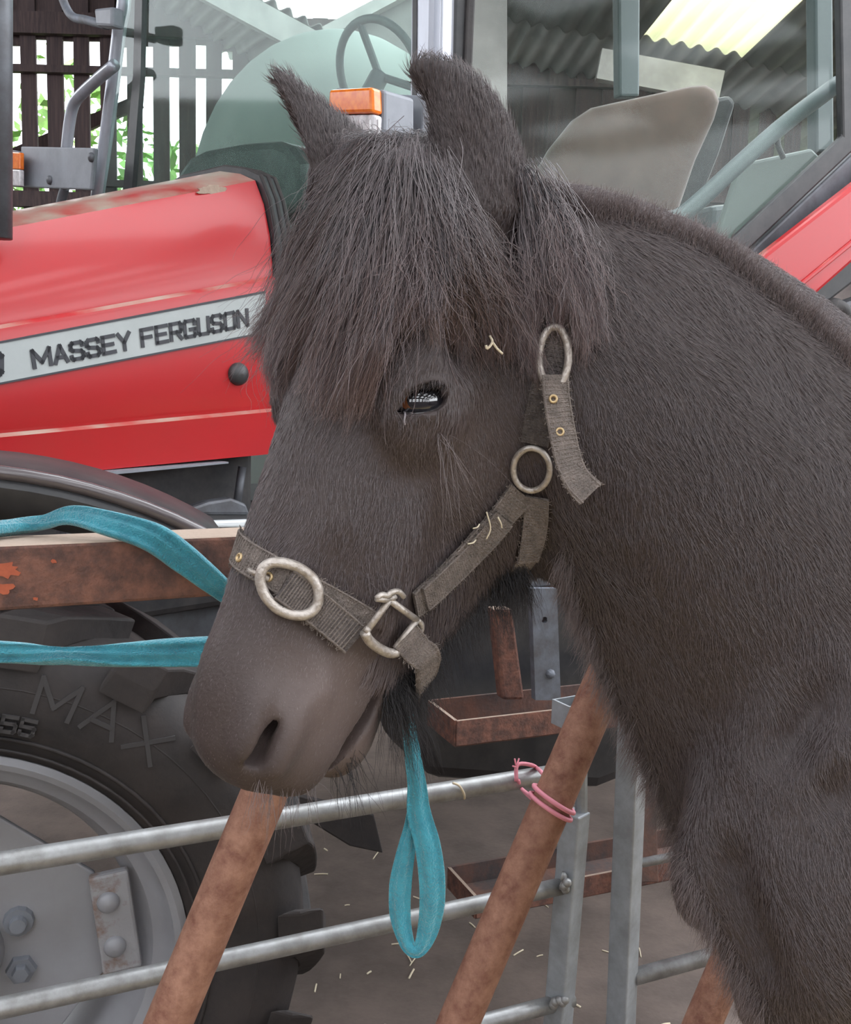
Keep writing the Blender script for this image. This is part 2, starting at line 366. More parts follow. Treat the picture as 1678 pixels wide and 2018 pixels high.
# dust lying on the bonnet's upper faces: mixed in where the surface faces up
def dusty(m, col=(.42, .33, .27), lo=.62, hi=.85):
    nt = m.node_tree; b = nt.nodes['Principled BSDF']; old = b.inputs['Base Color'].links[0].from_socket
    ge = nt.nodes.new('ShaderNodeNewGeometry'); sp = nt.nodes.new('ShaderNodeSeparateXYZ'); nt.links.new(ge.outputs['Normal'], sp.inputs[0])
    tc = nt.nodes.new('ShaderNodeTexCoord'); nz = nt.nodes.new('ShaderNodeTexNoise'); nz.inputs['Scale'].default_value = 9; nz.inputs['Detail'].default_value = 7
    nt.links.new(tc.outputs['Object'], nz.inputs['Vector'])
    ad = nt.nodes.new('ShaderNodeMath'); ad.operation = 'MULTIPLY_ADD'; ad.inputs[1].default_value = .55; nt.links.new(nz.outputs['Fac'], ad.inputs[0]); nt.links.new(sp.outputs['Z'], ad.inputs[2])
    mr = nt.nodes.new('ShaderNodeMapRange'); mr.inputs[1].default_value = lo + .28; mr.inputs[2].default_value = hi + .28; nt.links.new(ad.outputs[0], mr.inputs[0])
    mx = nt.nodes.new('ShaderNodeMix'); mx.data_type = 'RGBA'; mx.inputs['B'].default_value = (*col, 1)
    nt.links.new(mr.outputs[0], mx.inputs['Factor']); nt.links.new(old, mx.inputs['A']); nt.links.new(mx.outputs['Result'], b.inputs['Base Color'])
dusty(MATS['red'], lo=.80, hi=1.0)
# ---- stripe with lettering
SP = lat(.3765)
def strip(p, th, name, m, parent, pl=SP): return MB().prism(onp(pl, *p), TN * th).build(name, m, parent)
stripe = strip([(523, 576), (523, 655), (-330, 818), (-330, 738)], .0015, 'stripe', 'stripe', bonnet); stripe['label'] = 'pale grey stripe with black maker name'
strip([(523, 573), (523, 577.5), (-330, 739.5), (-330, 735)], .003, 'stripe_edge', 'decal', bonnet); strip([(523, 653.5), (523, 657), (-330, 821), (-330, 817)], .003, 'stripe_edge', 'decal', bonnet)
GL = {'M': [[(0, 0), (0, 1), (.5, .25), (1, 1), (1, 0)]], 'A': [[(0, 0), (.5, 1), (1, 0)], [(.22, .3), (.78, .3)]],
      'S': [[(1, .80), (.97, .92), (.85, 1), (.15, 1), (0, .88), (0, .66), (.15, .55), (.85, .46), (1, .34), (1, .12), (.85, 0), (.15, 0), (.03, .08), (0, .20)]],
      'E': [[(1, 1), (0, 1), (0, 0), (1, 0)], [(0, .5), (.85, .5)]], 'Y': [[(0, 1), (.5, .45), (1, 1)], [(.5, .45), (.5, 0)]], 'F': [[(1, 1), (0, 1), (0, 0)], [(0, .5), (.85, .5)]],
      'R': [[(0, 0), (0, 1), (.9, 1), (1, .9), (1, .55), (.9, .45), (0, .45)], [(.55, .45), (1, 0)]], 'G': [[(1, .76), (1, .9), (.9, 1), (.1, 1), (0, .9), (0, .1), (.1, 0), (.9, 0), (1, .1), (1, .45), (.55, .45)]],
      'U': [[(0, 1), (0, .1), (.1, 0), (.9, 0), (1, .1), (1, 1)]], 'O': [[(.1, 0), (.9, 0), (1, .1), (1, .9), (.9, 1), (.1, 1), (0, .9), (0, .1), (.1, 0)]], 'N': [[(0, 0), (0, 1), (1, 0), (1, 1)]],
      'X': [[(0, 0), (1, 1)], [(0, 1), (1, 0)]], '8': [[(.1, 0), (.9, 0), (1, .1), (1, .42), (.9, .5), (1, .6), (1, .9), (.9, 1), (.1, 1), (0, .9), (0, .6), (.1, .5), (0, .42), (0, .1), (.1, 0)], [(.1, .5), (.9, .5)]],
      '5': [[(1, 1), (0, 1), (0, .55), (.9, .55), (1, .45), (1, .1), (.9, 0), (.1, 0), (0, .1), (0, .2)]]}
def letter(m, ch, f, sw, nv, th):
    """strokes of one character; f maps unit cell -> 3D, sw = stroke width"""
    for pl in GL[ch]:
        P = [f(*q) for q in pl]
        for a, b in zip(P[:-1], P[1:]):
            t = nrm(b - a); sd = np.cross(t, nv) * sw / 2; e = t * sw / 2 * .85
            m.prism([a - e - sd, b + e - sd, b + e + sd, a - e + sd], nv * th)
txt = 'MASSEY FERGUSON'
TA, TBt = (64, 728), (492, 643); TC, TD = (58, 690), (490, 607)     # baseline and cap line
lp = lat(.379); bA, bB, cA, cB = onp(lp, TA, TBt, TC, TD)
wts = {'M': 1.25, ' ': .55}; tot = sum(wts.get(c, 1) for c in txt); x = 0
for c in txt:
    w = wts.get(c, 1)
    if c != ' ':
        u0_, u1_ = (x + .14) / tot, (x + w - .14) / tot
        def f(a, b, u0_=u0_, u1_=u1_):
            u = u0_ + (u1_ - u0_) * a; b = .08 + .84 * b; return (bA + (bB - bA) * u) * (1 - b) + (cA + (cB - cA) * u) * b
        m = MB(); letter(m, c, f, .0092, TN, .0015); m.build('letter', 'decal', stripe)
    x += w
def f(a, b):
    P = onp(lp, (-34 + 36 * a, 742 - 6 * a - 38 * b))[0]; return P
m = MB(); letter(m, 'O', f, .0125, TN, .0015); m.build('letter', 'decal', stripe)
P = onp(lat(.376), (470, 737))[0]; MB().dome(P, TN, .030, .02, 20).build('rubber_stop', 'black_plastic', bonnet, smooth=True)
# dried mud splashed along the bonnet's top edge
def mud(px, py, w, h, v, name='mud_patch'):
    m = MB(); n = 22
    c = hit(px, py, *lat(v)); ring = []
    for k in range(n):
        a = 2 * math.pi * k / n; r = random.uniform(.62, 1.1); ring.append(hit(px + w * r * math.cos(a), py + h * r * math.sin(a), *lat(v)))
    m.prism(ring, TN * .004).build(name, MATS['mud'], bonnet)
mat('mud', (.46, .35, .28), .95, var=(.34, .26, .21), vscale=40, bump=.6)
mud(415, 374, 34, 10, .274)
# ---- black rear edge seal of the bonnet
rr = []
for s in (s_rear + .004, s_rear + .065):
    g_ = .012; near = [T3(s + (.018 if i < 4 else 0), ln[0] + g_, line_z(ln, s_rear) + (g_ if i > 9 else 0)) for i, ln in enumerate(LINES)]; far = [T3(s, -ln[0] - g_, line_z(ln, s_rear) + (g_ if i > 9 else 0)) for i, ln in enumerate(LINES)][::-1]
    rr.append(near + far)
MB().loft(rr).build('bonnet_seal', 'black_plastic', tractor, smooth=True, auto=30)
rr2 = [[T3(*(V(*loc(q)) + V(.03 + k * .02, 0, -.006))) for q in rr[0]] for k in (0, 1)]
for k in range(3):
    MB().tube([q + TB * (.008 + .022 * k) for q in rr[0]], .006, 6).build('seal_ridge', 'rubber', tractor, smooth=True)
# ---- engine bay under the bonnet
sA, sB = s_rear + .05, s_front + .15; zb = line_z(LINES[0], s_rear)
MB().box(T3((sA + sB) / 2, 0, zb - .22), (sA - sB, .40, .46), [TB, TN, (0, 0, 1)]).build('engine', 'engine', tractor, bevel=.02)
MB().box(T3((sA + sB) / 2 + .1, 0, zb - .55), (sA - sB + .2, .34, .26), [TB, TN, (0, 0, 1)]).build('chassis', 'steel_dark', tractor, bevel=.02)
pe = lat(.30)
def lump(pts, th, name, m, pl=pe, bevel=.006): return MB().prism(onp(pl, *pts), TN * th).build(name, m, tractor, bevel=bevel)
lump([(298, 985), (330, 982), (345, 1012), (305, 1012)], .03, 'bracket', 'grey_paint'); lump([(350, 1000), (395, 985), (440, 978), (470, 990), (478, 1012), (345, 1012)], .04, 'hose_clamp', 'steel_dark', bevel=.01)
lump([(333, 984), (346, 986), (345, 999), (334, 998)], .05, 'cap', mat('red_cap', (.5, .12, .07), .6)); lump([(395, 1023), (484, 1020), (484, 1036), (395, 1036)], .05, 'plate', 'white_metal')
lump([(300, 1013), (520, 1008), (520, 1045), (300, 1045)], .03, 'battery_box', 'black_plastic')
a, b = onp(pe, (478, 920), (465, 1010)); MB().tube([a, b], .012, 10).build('pipe', 'steel_dark', tractor, smooth=True)
lump([(160, 935), (150, 928), (425, 907), (425, 910)], .06, 'bonnet_lip', 'grey_paint', pl=lat(.34), bevel=0)
# ---- front wheel: tyre casing with lugs, silver rim, disc
wa = nrm(V(.30, -.95, 0)); wr = nrm(V(.95, .30, 0)); wz = V(0, 0, 1)
tp = [(.40, .128), (.412, .145), (.45, .166), (.51, .178), (.57, .172), (.62, .150), (.64, .09), (.645, 0), (.64, -.09), (.62, -.150), (.57, -.172), (.505, -.176), (.45, -.166), (.412, -.145), (.40, -.128)]
tyre = MB().lathe(WC, wa, tp, 72, ref=wr).build('front_wheel', 'rubber', tractor, smooth=True); tyre['label'] = 'front wheel with black lugged tyre and silver rim'
def wp(r, ang, h): return WC + wa * h + r * (math.cos(ang) * wr + math.sin(ang) * wz)
for r, w in ((.452, .004), (.432, .003), (.540, .002)):
    MB().tube([wp(r, t, .168 if r < .5 else .174) for t in np.linspace(0, 2 * math.pi, 72, endpoint=False)], w, 6, closed=True).build('sidewall_rib', 'rubber', tyre, smooth=True)
lug_src = {}
for sd in (1, -1):
    m = MB(); R_ = []
    for t in np.linspace(0, 1, 6):
        ang = .02 + .24 * t; h = sd * (.004 + .172 * t ** .9); rt = .682 - .010 * t; rb = .635 - .03 * max(0, t - .55) / .45; wd = .052 + .012 * t
        if t == 1: rt = .664
        R_.append([WC * 0 + wa * h + r * (math.cos(q) * wr + math.sin(q) * wz) for q, r in ((ang - wd * 1.25, rb), (ang - wd, rt), (ang + wd, rt), (ang + wd * 1.25, rb))])
    e = [q + wa * sd * .006 - nrm(q - wa * np.dot(q, wa)) * (.03 if i in (0, 3) else .045) for i, q in enumerate(R_[-1])]
    R_.append(e); m.loft(R_); me_ = m.mesh('tread_lug'); me_.materials.append(MATS['rubber'])
    for k in range(19):
        o = bpy.data.objects.new('tread_lug', me_); COL.objects.link(o); o.parent = tyre
        o.matrix_local = Matrix.Translation(Vector(WC - root_loc(tyre))) @ Matrix.Rotation(2 * math.pi * (k + (.5 if sd < 0 else .32)) / 19, 4, Vector(wa))
        md = o.modifiers.new('bevel', 'BEVEL'); md.width = .008; md.segments = 2
rim_p = [(.402, .128), (.414, .138), (.414, .150), (.402, .156), (.390, .150), (.383, .125), (.366, .108), (.352, .100), (.345, .070), (.330, .050), (.318, .03), (.312, -.05), (.318, -.12), (.40, -.128)]
rim = MB().lathe(WC, wa, rim_p, 80, ref=wr).build('rim', 'silver_rim', tyre, smooth=True, auto=35)
P8 = [(.262, -.095), (.262, .095), (.095, .262), (-.095, .262), (-.262, .095), (-.262, -.095), (-.095, -.262), (.095, -.262)]
tl = math.radians(7)
def wq(x, y, h): return WC + wa * h + (x * math.cos(tl) - y * math.sin(tl)) * wr + (x * math.sin(tl) + y * math.cos(tl)) * wz
MB().prism([wq(x, y, .055) for x, y in P8], -wa * .014).build('wheel_disc', 'silver_rim', tyre, bevel=.004)
MB().lathe(WC, wa, [(.0, .12), (.07, .12), (.085, .10), (.09, .04)], 32, ref=wr).build('hub', 'silver_rim', tyre, smooth=True, auto=30)
for k in range(8):
    a = 2 * math.pi * k / 8; MB().lathe(wp(.125, a + .42, .055), wa, [(0, .026), (.014, .026), (.016, .02), (.016, .012), (.026, .012), (.028, 0)], 6 if k % 2 else 12).build('wheel_nut', 'grey_paint', tyre)
for k in range(4):
    a = tl + k * math.pi / 2; er = math.cos(a) * wr + math.sin(a) * wz; et = -math.sin(a) * wr + math.cos(a) * wz
    MB().box(WC + er * .287 + wa * .072, (.072, .200, .022), [er, et, wa]).build('rim_lug', 'rim_rust', tyre, bevel=.006)
    for q in (-.045, .045): MB().dome(WC + er * .280 + et * q + wa * .083, wa, .021, .014, 16).build('rim_bolt', 'silver_rim', tyre, smooth=True)
def tyre_text(s, ang0, r0, hgt, adv, sw):
    for i, c in enumerate(s):
        ac = ang0 - adv * i
        def f(x, y): return wp(r0 + hgt * y, ac - adv * .72 * (x - .5), .1745 - .12 * max(0, (r0 + hgt * y - .53)))
        m = MB(); letter(m, c, f, sw, wa, .005); m.build('sidewall_letter', 'rubber_letter', tyre)
tyre_text('MAX', math.radians(69), .510, .060, math.radians(9.2), .008)
tyre_text('855', math.radians(79.5), .468, .026, math.radians(3.6), .006)
# ---- front mudguard
pts = []
for R0, hh, nm, mt in ((.895, .17, 'mudguard', 'black_plastic'),):
    fr = [(R0 - .075, hh), (R0 - .02, hh + .012), (R0, hh), (R0 + .012, hh - .03), (R0 + .012, -hh + .03), (R0, -hh), (R0 - .02, -hh - .012), (R0 - .075, -hh)]
    mg = MB().lathe(WC, wa, fr, 30, math.radians(58), math.radians(150), ref=wr).build(nm, mt, tractor, smooth=True, auto=40, thin=.006)
    mg['label'] = 'black plastic front mudguard'
    MB().tube([wp(R0 + .004, t, hh + .004) for t in np.linspace(math.radians(58), math.radians(150), 30)], .012, 10).build('rolled_edge', mat('mudguard_edge', (.10, .085, .09), .25, coat=.5), mg, smooth=True)
a = wp(.83, math.radians(75), .0); MB().tube([a, wp(.83, math.radians(75), -.3), T3(*(V(*loc(wp(.3, math.radians(75), -.34)))))], .018, 8).build('mudguard_stay', 'steel_dark', tractor)
# ---- vertical exhaust pipe in front of the cab
e0, e1 = onp(lat(.34), (-2, 470), (-2, -400)); MB().tube([e0, e1], .028, 18).build('exhaust_pipe', 'steel_dark', tractor, smooth=True)

# ---- cab ---------------------------------------------------------
PA = hit(862, 200, *lat(.62)); PA_d = (PA - CAM) @ CF
c22, s22 = math.cos(math.radians(22)), math.sin(math.radians(22))
DD = c22 * TB + s22 * TN; DN = c22 * TN - s22 * TB                     # door runs back and outwards
SCR = (PA + TF * .02, TF); DOOR = (PA, DN)
def slab(pl, pts, off, name, m, parent=tractor, **k): return MB().prism(onp(pl, *pts), off).build(name, m, parent, **k)
def bar(pl, a, b, w, th, name, m, parent=tractor, **k):
    P, Q = onp(pl, a, b); t = nrm(Q - P); n = pl[1]; return MB().box((P + Q) / 2, (np.linalg.norm(Q - P), w, th), [t, np.cross(t, n), n]).build(name, m, parent, **k)
def tubep(pl, pts, r, name, m, n=24, parent=tractor): return MB().tube(smooth_path(onp(pl, *pts), n), r, 14).build(name, m, parent, smooth=True)
slab(SCR, [(285, -460), (826, -460), (826, 420), (262, 420)], TF * .006, 'windscreen', 'cab_glass')
bar(SCR, (862, -480), (846, 470), .095, .085, 'front_pillar', 'pillar', bevel=.02)
bar((PA + TF * .055, TF), (826, -480), (820, 470), .016, .02, 'pillar_seal', 'black_plastic')
bar((PA + TF * .06, TF), (880, -480), (868, 470), .012, .02, 'pillar_rib', 'pillar', bevel=.004)
bar(DOOR, (916, -480), (890, 470), .045, .05, 'door_frame', 'black_plastic', bevel=.01)
bar((PA + DN * .02, DN), (945, -480), (905, 470), .026, .03, 'door_seal', 'rubber', bevel=.006)
far = (PA + TF * .02, TF)
tubep(far, [(250, -480), (246, -40), (235, 60), (212, 250), (186, 430)], .026, 'front_pillar', 'pillar')
slab(far, [(300, -460), (287, -460), (272, 150), (248, 420), (266, 420), (287, 150)], TF * .02, 'glass_seal', 'black_plastic')
slab(far, [(287, -460), (262, -460), (246, 60), (200, 420), (248, 420), (272, 150)], TF * .006, 'quarter_glass', 'cab_glass')
tubep((PA + TF * .12, TF), [(108, -60), (120, -12), (140, 30), (172, 40), (212, 50)], .016, 'mirror_arm', 'steel_blue')
slab((PA + TF * .12, TF), [(210, 24), (246, 20), (246, 60), (214, 58)], TF * .05, 'mirror_clamp', 'grey_paint', bevel=.01)
tubep((PA + TF * .10, TF), [(226, 128), (190, 158), (156, 190), (143, 212), (136, 250), (131, 300)], .022, 'grab_rail', 'pillar')
# marker lamps on brackets
FL = (PA + TF * .14, TF)
br = slab(FL, [(50, 290), (195, 293), (188, 376), (52, 370)], TF * .02, 'lamp_bracket', 'grey_paint', bevel=.006)
for q in ((98, 355), (180, 310)): MB().dome(onp((PA + TF * .162, TF), q)[0], TF, .018, .012, 12).build('bolt', 'steel_dark', br, smooth=True)
fl = slab(FL, [(18, 298), (50, 300), (50, 370), (20, 368)], TF * .05, 'marker_lamp', 'grey_paint', bevel=.006)
slab((PA + TF * .19, TF), [(20, 300), (48, 302), (48, 335), (20, 334)], TF * .02, 'amber_lens', 'amber', fl, bevel=.004); slab((PA + TF * .19, TF), [(20, 335), (48, 336), (48, 368), (20, 366)], TF * .02, 'clear_lens', 'lens_clear', fl, bevel=.004)
tubep(FL, [(128, 370), (120, 400), (108, 470)], .018, 'bracket_stay', 'steel_dark')
NL = (PA + TF * .34 + TN * .02, TF)
slab((PA + TF * .2, TF), [(765, 184), (836, 188), (832, 284), (765, 282)], -TF * .03, 'lamp_bracket', 'grey_paint', bevel=.006)
nl = slab(NL, [(660, 172), (757, 176), (757, 276), (660, 270)], -TF * .10, 'marker_lamp', 'grey_paint', bevel=.008); nl['label'] = 'marker lamp with amber over clear lens'
am = slab((PA + TF * .34 + TN * .02, TF), [(670, 182), (754, 177), (756, 228), (668, 230)], TF * .035, 'amber_lens', 'amber', nl, bevel=.008); am['label'] = 'amber indicator lens'
slab((PA + TF * .34 + TN * .02, TF), [(668, 231), (756, 229), (754, 273), (668, 267)], TF * .03, 'clear_lens', 'lens_clear', nl, bevel=.008)
for k in range(5): bar((PA + TF * .372 + TN * .02, TF), (678 + k * 17, 236), (678 + k * 17, 266), .006, .006, 'lens_rib', 'lens_clear', nl)
# dashboard cowl and steering wheel behind the windscreen
cw = (PA - TF * .12, TF)
slab(cw, [(345, 420), (345, 345), (372, 308), (402, 293), (470, 281), (540, 275), (566, 284), (590, 320), (600, 420)], -TF * .35, 'dash_cowl', 'black_plastic', bevel=.03)
sc = onp((PA - TF * .55, TF), (748, 150))[0]; sx = nrm(TN + V(0, 0, .1)); sy = nrm(np.cross(TF, sx) + TF * .5)
MB().tube([sc + .19 * (math.cos(t) * sx + math.sin(t) * sy) for t in np.linspace(0, 2 * math.pi, 40, endpoint=False)], .015, 10, closed=True).build('steering_wheel', 'cab_trim', tractor, smooth=True)
for k in range(3):
    t = math.pi / 2 + k * 2.094; MB().tube([sc, sc + .185 * (math.cos(t) * sx + math.sin(t) * sy)], .014, 8).build('steering_spoke', 'cab_trim', tractor)
MB().tube([sc, sc + TF * .28 - V(0, 0, .45)], .035, 12).build('steering_column', 'cab_trim', tractor, smooth=True)
# door
slab(DOOR, [(935, -460), (1632, -460), (1648, 275), (1200, 690), (905, 690)], DN * .006, 'door_glass', 'door_glass')
slab((PA + DN * .005, DN), [(1634, -460), (1672, -460), (1676, 295), (1200, 745), (1200, 690), (1648, 272)], DN * .03, 'door_frame', 'black_plastic', bevel=.008)
slab((PA - DN * .01, DN), [(1672, -460), (1790, -460), (1790, 250), (1676, 297)], DN * .03, 'rear_pillar', 'pillar', bevel=.01)
slab((PA - DN * .02, DN), [(1676, 296), (1790, 190), (1790, 275), (1200, 830), (1200, 746)], DN * .04, 'door_sill', 'steel_dark', bevel=.008)
IN = (PA - DN * .10, DN)
tubep(IN, [(1215, 424), (1285, 432), (1332, 430), (1372, 402), (1450, 330), (1545, 246), (1652, 165)], .027, 'grab_rail', 'cab_trim', 40)
tubep(IN, [(1552, 248), (1536, 262), (1534, 285), (1545, 312)], .009, 'rail_hook', 'black_plastic')
slab((PA - DN * .30, DN), [(1604, -460), (1640, -460), (1646, 300), (1610, 300)], -DN * .05, 'rear_pillar', 'cab_trim', bevel=.01)
slab((PA - DN * .95, DN), [(1216, -460), (1266, -460), (1262, 190), (1222, 190)], -DN * .05, 'far_pillar', 'cab_trim', bevel=.01)
slab((PA - DN * .16, DN), [(1602, 292), (1480, 318), (1455, 345), (1400, 510), (1420, 540), (1640, 330)], -DN * .03, 'wheel_arch_panel', 'cab_panel', bevel=.01)
slab((PA - DN * .5, DN), [(1405, 404), (1452, 400), (1450, 470), (1400, 490)], -DN * .1, 'console', 'cab_trim', bevel=.02)
# seat
SO = PA - DN * .62 + DD * .8; SF = nrm(TF * .72 + TN * .69)
sp_ = (SO, SF); bk = onp(sp_, (1052, 350), (1085, 292), (1130, 236), (1165, 213), (1200, 205), (1362, 170), (1392, 168), (1410, 178), (1418, 200), (1408, 235), (1370, 318), (1338, 412), (1322, 640), (1010, 640))
bc = sum(bk) / len(bk)
seat = MB().loft([[bc + (q - bc) * k + SF * o for q in bk] for k, o in ((.90, -.11), (1.0, -.085), (1.02, -.04), (1.0, 0), (.93, .028), (.80, .036))]).build('seat_back', 'seat_fabric', tractor, smooth=True, auto=60); seat['label'] = 'brown fabric seat back'
slab((SO - SF * .12, SF), [(1150, 225), (1420, 190), (1440, 185), (1452, 200), (1420, 300), (1372, 420), (1372, 600), (1100, 600)], -SF * .05, 'seat_shell', 'black_plastic', bevel=.02)
c = onp((SO + SF * .2, SF), (1195, 640))[0]; MB().box(c, (.5, .5, .14), [TB, TN, (0, 0, 1)]).build('seat_cushion', 'seat_fabric', tractor, bevel=.04)
MB().box(c - V(0, 0, .22), (.32, .3, .3), [TB, TN, (0, 0, 1)]).build('seat_base', 'black_plastic', tractor, bevel=.02)
# cab floor, lower door, roof
MB().box(T3(s_rear + .85, .1, 1.22), (1.3, 1.1, .06), [TB, TN, (0, 0, 1)]).build('cab_floor', 'black_plastic', tractor)
MB().box(T3(s_rear + .95, -.1, 3.5), (1.9, 1.7, .16), [TB, TN, (0, 0, 1)]).build('cab_roof', 'grey_paint', tractor, bevel=.06)
# red rear mudguard beside the door, dark rear wheel under it
RF = (PA + DN * .06, DN)
fen = slab(RF, [(1900, 165), (1682, 352), (1440, 540), (1330, 640), (1330, 780), (1560, 606), (1690, 492), (1900, 330)], DN * .05, 'rear_mudguard', 'red', bevel=.012); fen['label'] = 'red rear mudguard panel'
slab((PA + DN * .108, DN), [(1900, 290), (1690, 462), (1540, 586), (1545, 592), (1695, 470), (1900, 300)], DN * .01, 'pressed_crease', 'red', fen, bevel=.004)
slab((PA + DN * .02, DN), [(1900, 335), (1690, 497), (1330, 785), (1330, 830), (1700, 545), (1900, 390)], -DN * .3, 'mudguard_lip', 'black_plastic', bevel=.01)
RW = PA + DD * 2.05 - DN * .25; RW[2] = .86
rt = MB().lathe(RW, TN, [(.42, .16), (.55, .21), (.70, .22), (.80, .19), (.84, .1), (.845, 0), (.84, -.1), (.80, -.19), (.55, -.21), (.42, -.16)], 48).build('rear_wheel', 'rubber', tractor, smooth=True)
MB().lathe(RW, TN, [(0, .06), (.30, .06), (.40, .12), (.43, .17), (.42, -.16)], 48).build('rim', 'silver_rim', rt, smooth=True, auto=35)
tubep((PA + DN * .02, DN), [(1600, 640), (1640, 605), (1668, 630), (1668, 690), (1630, 710)], .03, 'hose', 'rubber')
slab((PA + DN * .0, DN), [(1540, 640), (1760, 560), (1760, 760), (1560, 780)], -DN * .06, 'axle_cover', 'steel_dark', bevel=.02)
# fuel_tank, side frame, cab steps
ST = (at(1075, 1400, 2.45), DN)
slab((at(1000, 1300, 2.72), DN), [(820, 1010), (1230, 1010), (1330, 1250), (1330, 1500), (1180, 1560), (850, 1540), (800, 1420)], -DN * .35, 'fuel_tank', 'black_plastic', bevel=.04)
hq = onp(ST, (1048, 1160), (1098, 1160), (1106, 1380), (1056, 1380)); hc0 = hit(1074, 1222, *ST); hx = nrm(hq[1] - hq[0]); hy = np.cross(DN, hx)
outer = [hq[i] + (hq[(i + 1) % 4] - hq[i]) * k / 6 for i in range(4) for k in range(6)]
inner = [hc0 + .008 * nrm((q - hc0) - DN * np.dot(q - hc0, DN)) for q in outer]           # a real bolt hole through the plate
bk_ = -DN * .02
fp = MB().loft([outer, inner, [q + bk_ for q in inner], [q + bk_ for q in outer], outer], cap=False).build('step_hanger', 'steel_blue', tractor)
slab((at(1075, 1150, 2.43), DN), [(1016, 1132), (1108, 1130), (1108, 1152), (1018, 1164)], -DN * .08, 'hanger_flange', 'steel_dark', fp, bevel=.004)
slab((at(1075, 1150, 2.44), DN), [(1040, 1152), (1100, 1150), (1096, 1166), (1050, 1168)], -DN * .05, 'hanger_boss', 'rust_dark', fp, bevel=.004)
q = hit(1085, 1328, ST[0] + DN * .001, DN); MB().dome(q, DN, .012, .012, 8).build('bolt', 'steel_blue', fp)
slab((at(1010, 1300, 2.5), DN), [(972, 1200), (1012, 1200), (1036, 1380), (992, 1380)], -DN * .04, 'step_strut', 'rust', bevel=.008)
def step(pts_top, drop, name):
    """open channel: front lip, floor, rear lip and end plate"""
    a, b, dpt, h = pts_top; P, Q = onp(ST, a, b); P[2] = Q[2] = (P[2] + Q[2]) / 2; t = nrm(Q - P); L = np.linalg.norm(Q - P); inn = -DN
    o = MB().box((P + Q) / 2 - V(0, 0, h / 2), (L, .008, h), [t, inn, (0, 0, 1)]).build(name, 'rust', tractor, bevel=.002)
    MB().box((P + Q) / 2 + inn * dpt / 2 - V(0, 0, h), (L, dpt, .006), [t, inn, (0, 0, 1)]).build('tread_plate', 'rust_dark', o)
    MB().box((P + Q) / 2 + inn * dpt - V(0, 0, h / 2), (L, .008, h), [t, inn, (0, 0, 1)]).build('rear_lip', 'rust_dark', o)
    MB().box(P + inn * dpt / 2 - V(0, 0, h / 2), (.008, dpt, h), [t, inn, (0, 0, 1)]).build('end_plate', 'rust', o); return o
step([(900, 1404), (1330, 1385), .16, .062], 0, 'cab_step'); step([(940, 1738), (1400, 1705), .16, .055], 0, 'cab_step')
slab((at(1200, 1580, 2.5), DN), [(1235, 1440), (1290, 1440), (1300, 1740), (1250, 1740)], -DN * .03, 'step_hanger', 'rust_dark', bevel=.004)
slab((at(680, 1640, 2.6), DN), [(560, 1560), (720, 1600), (738, 1606), (756, 1682), (690, 1668), (615, 1622)], -DN * .02, 'mud_flap', 'rubber', bevel=.004)
MB().box(T3(s_rear + 1.1, 0, .78), (2.2, .42, .42), [TB, TN, (0, 0, 1)]).build('gearbox', 'engine', tractor, bevel=.03)
MB().tube([WC - wa * .12, WC - wa * .12 - TN * .30 + V(0, 0, .02), T3(0, 0, .58)], .07, 14).build('front_axle', 'steel_dark', tractor, smooth=True)
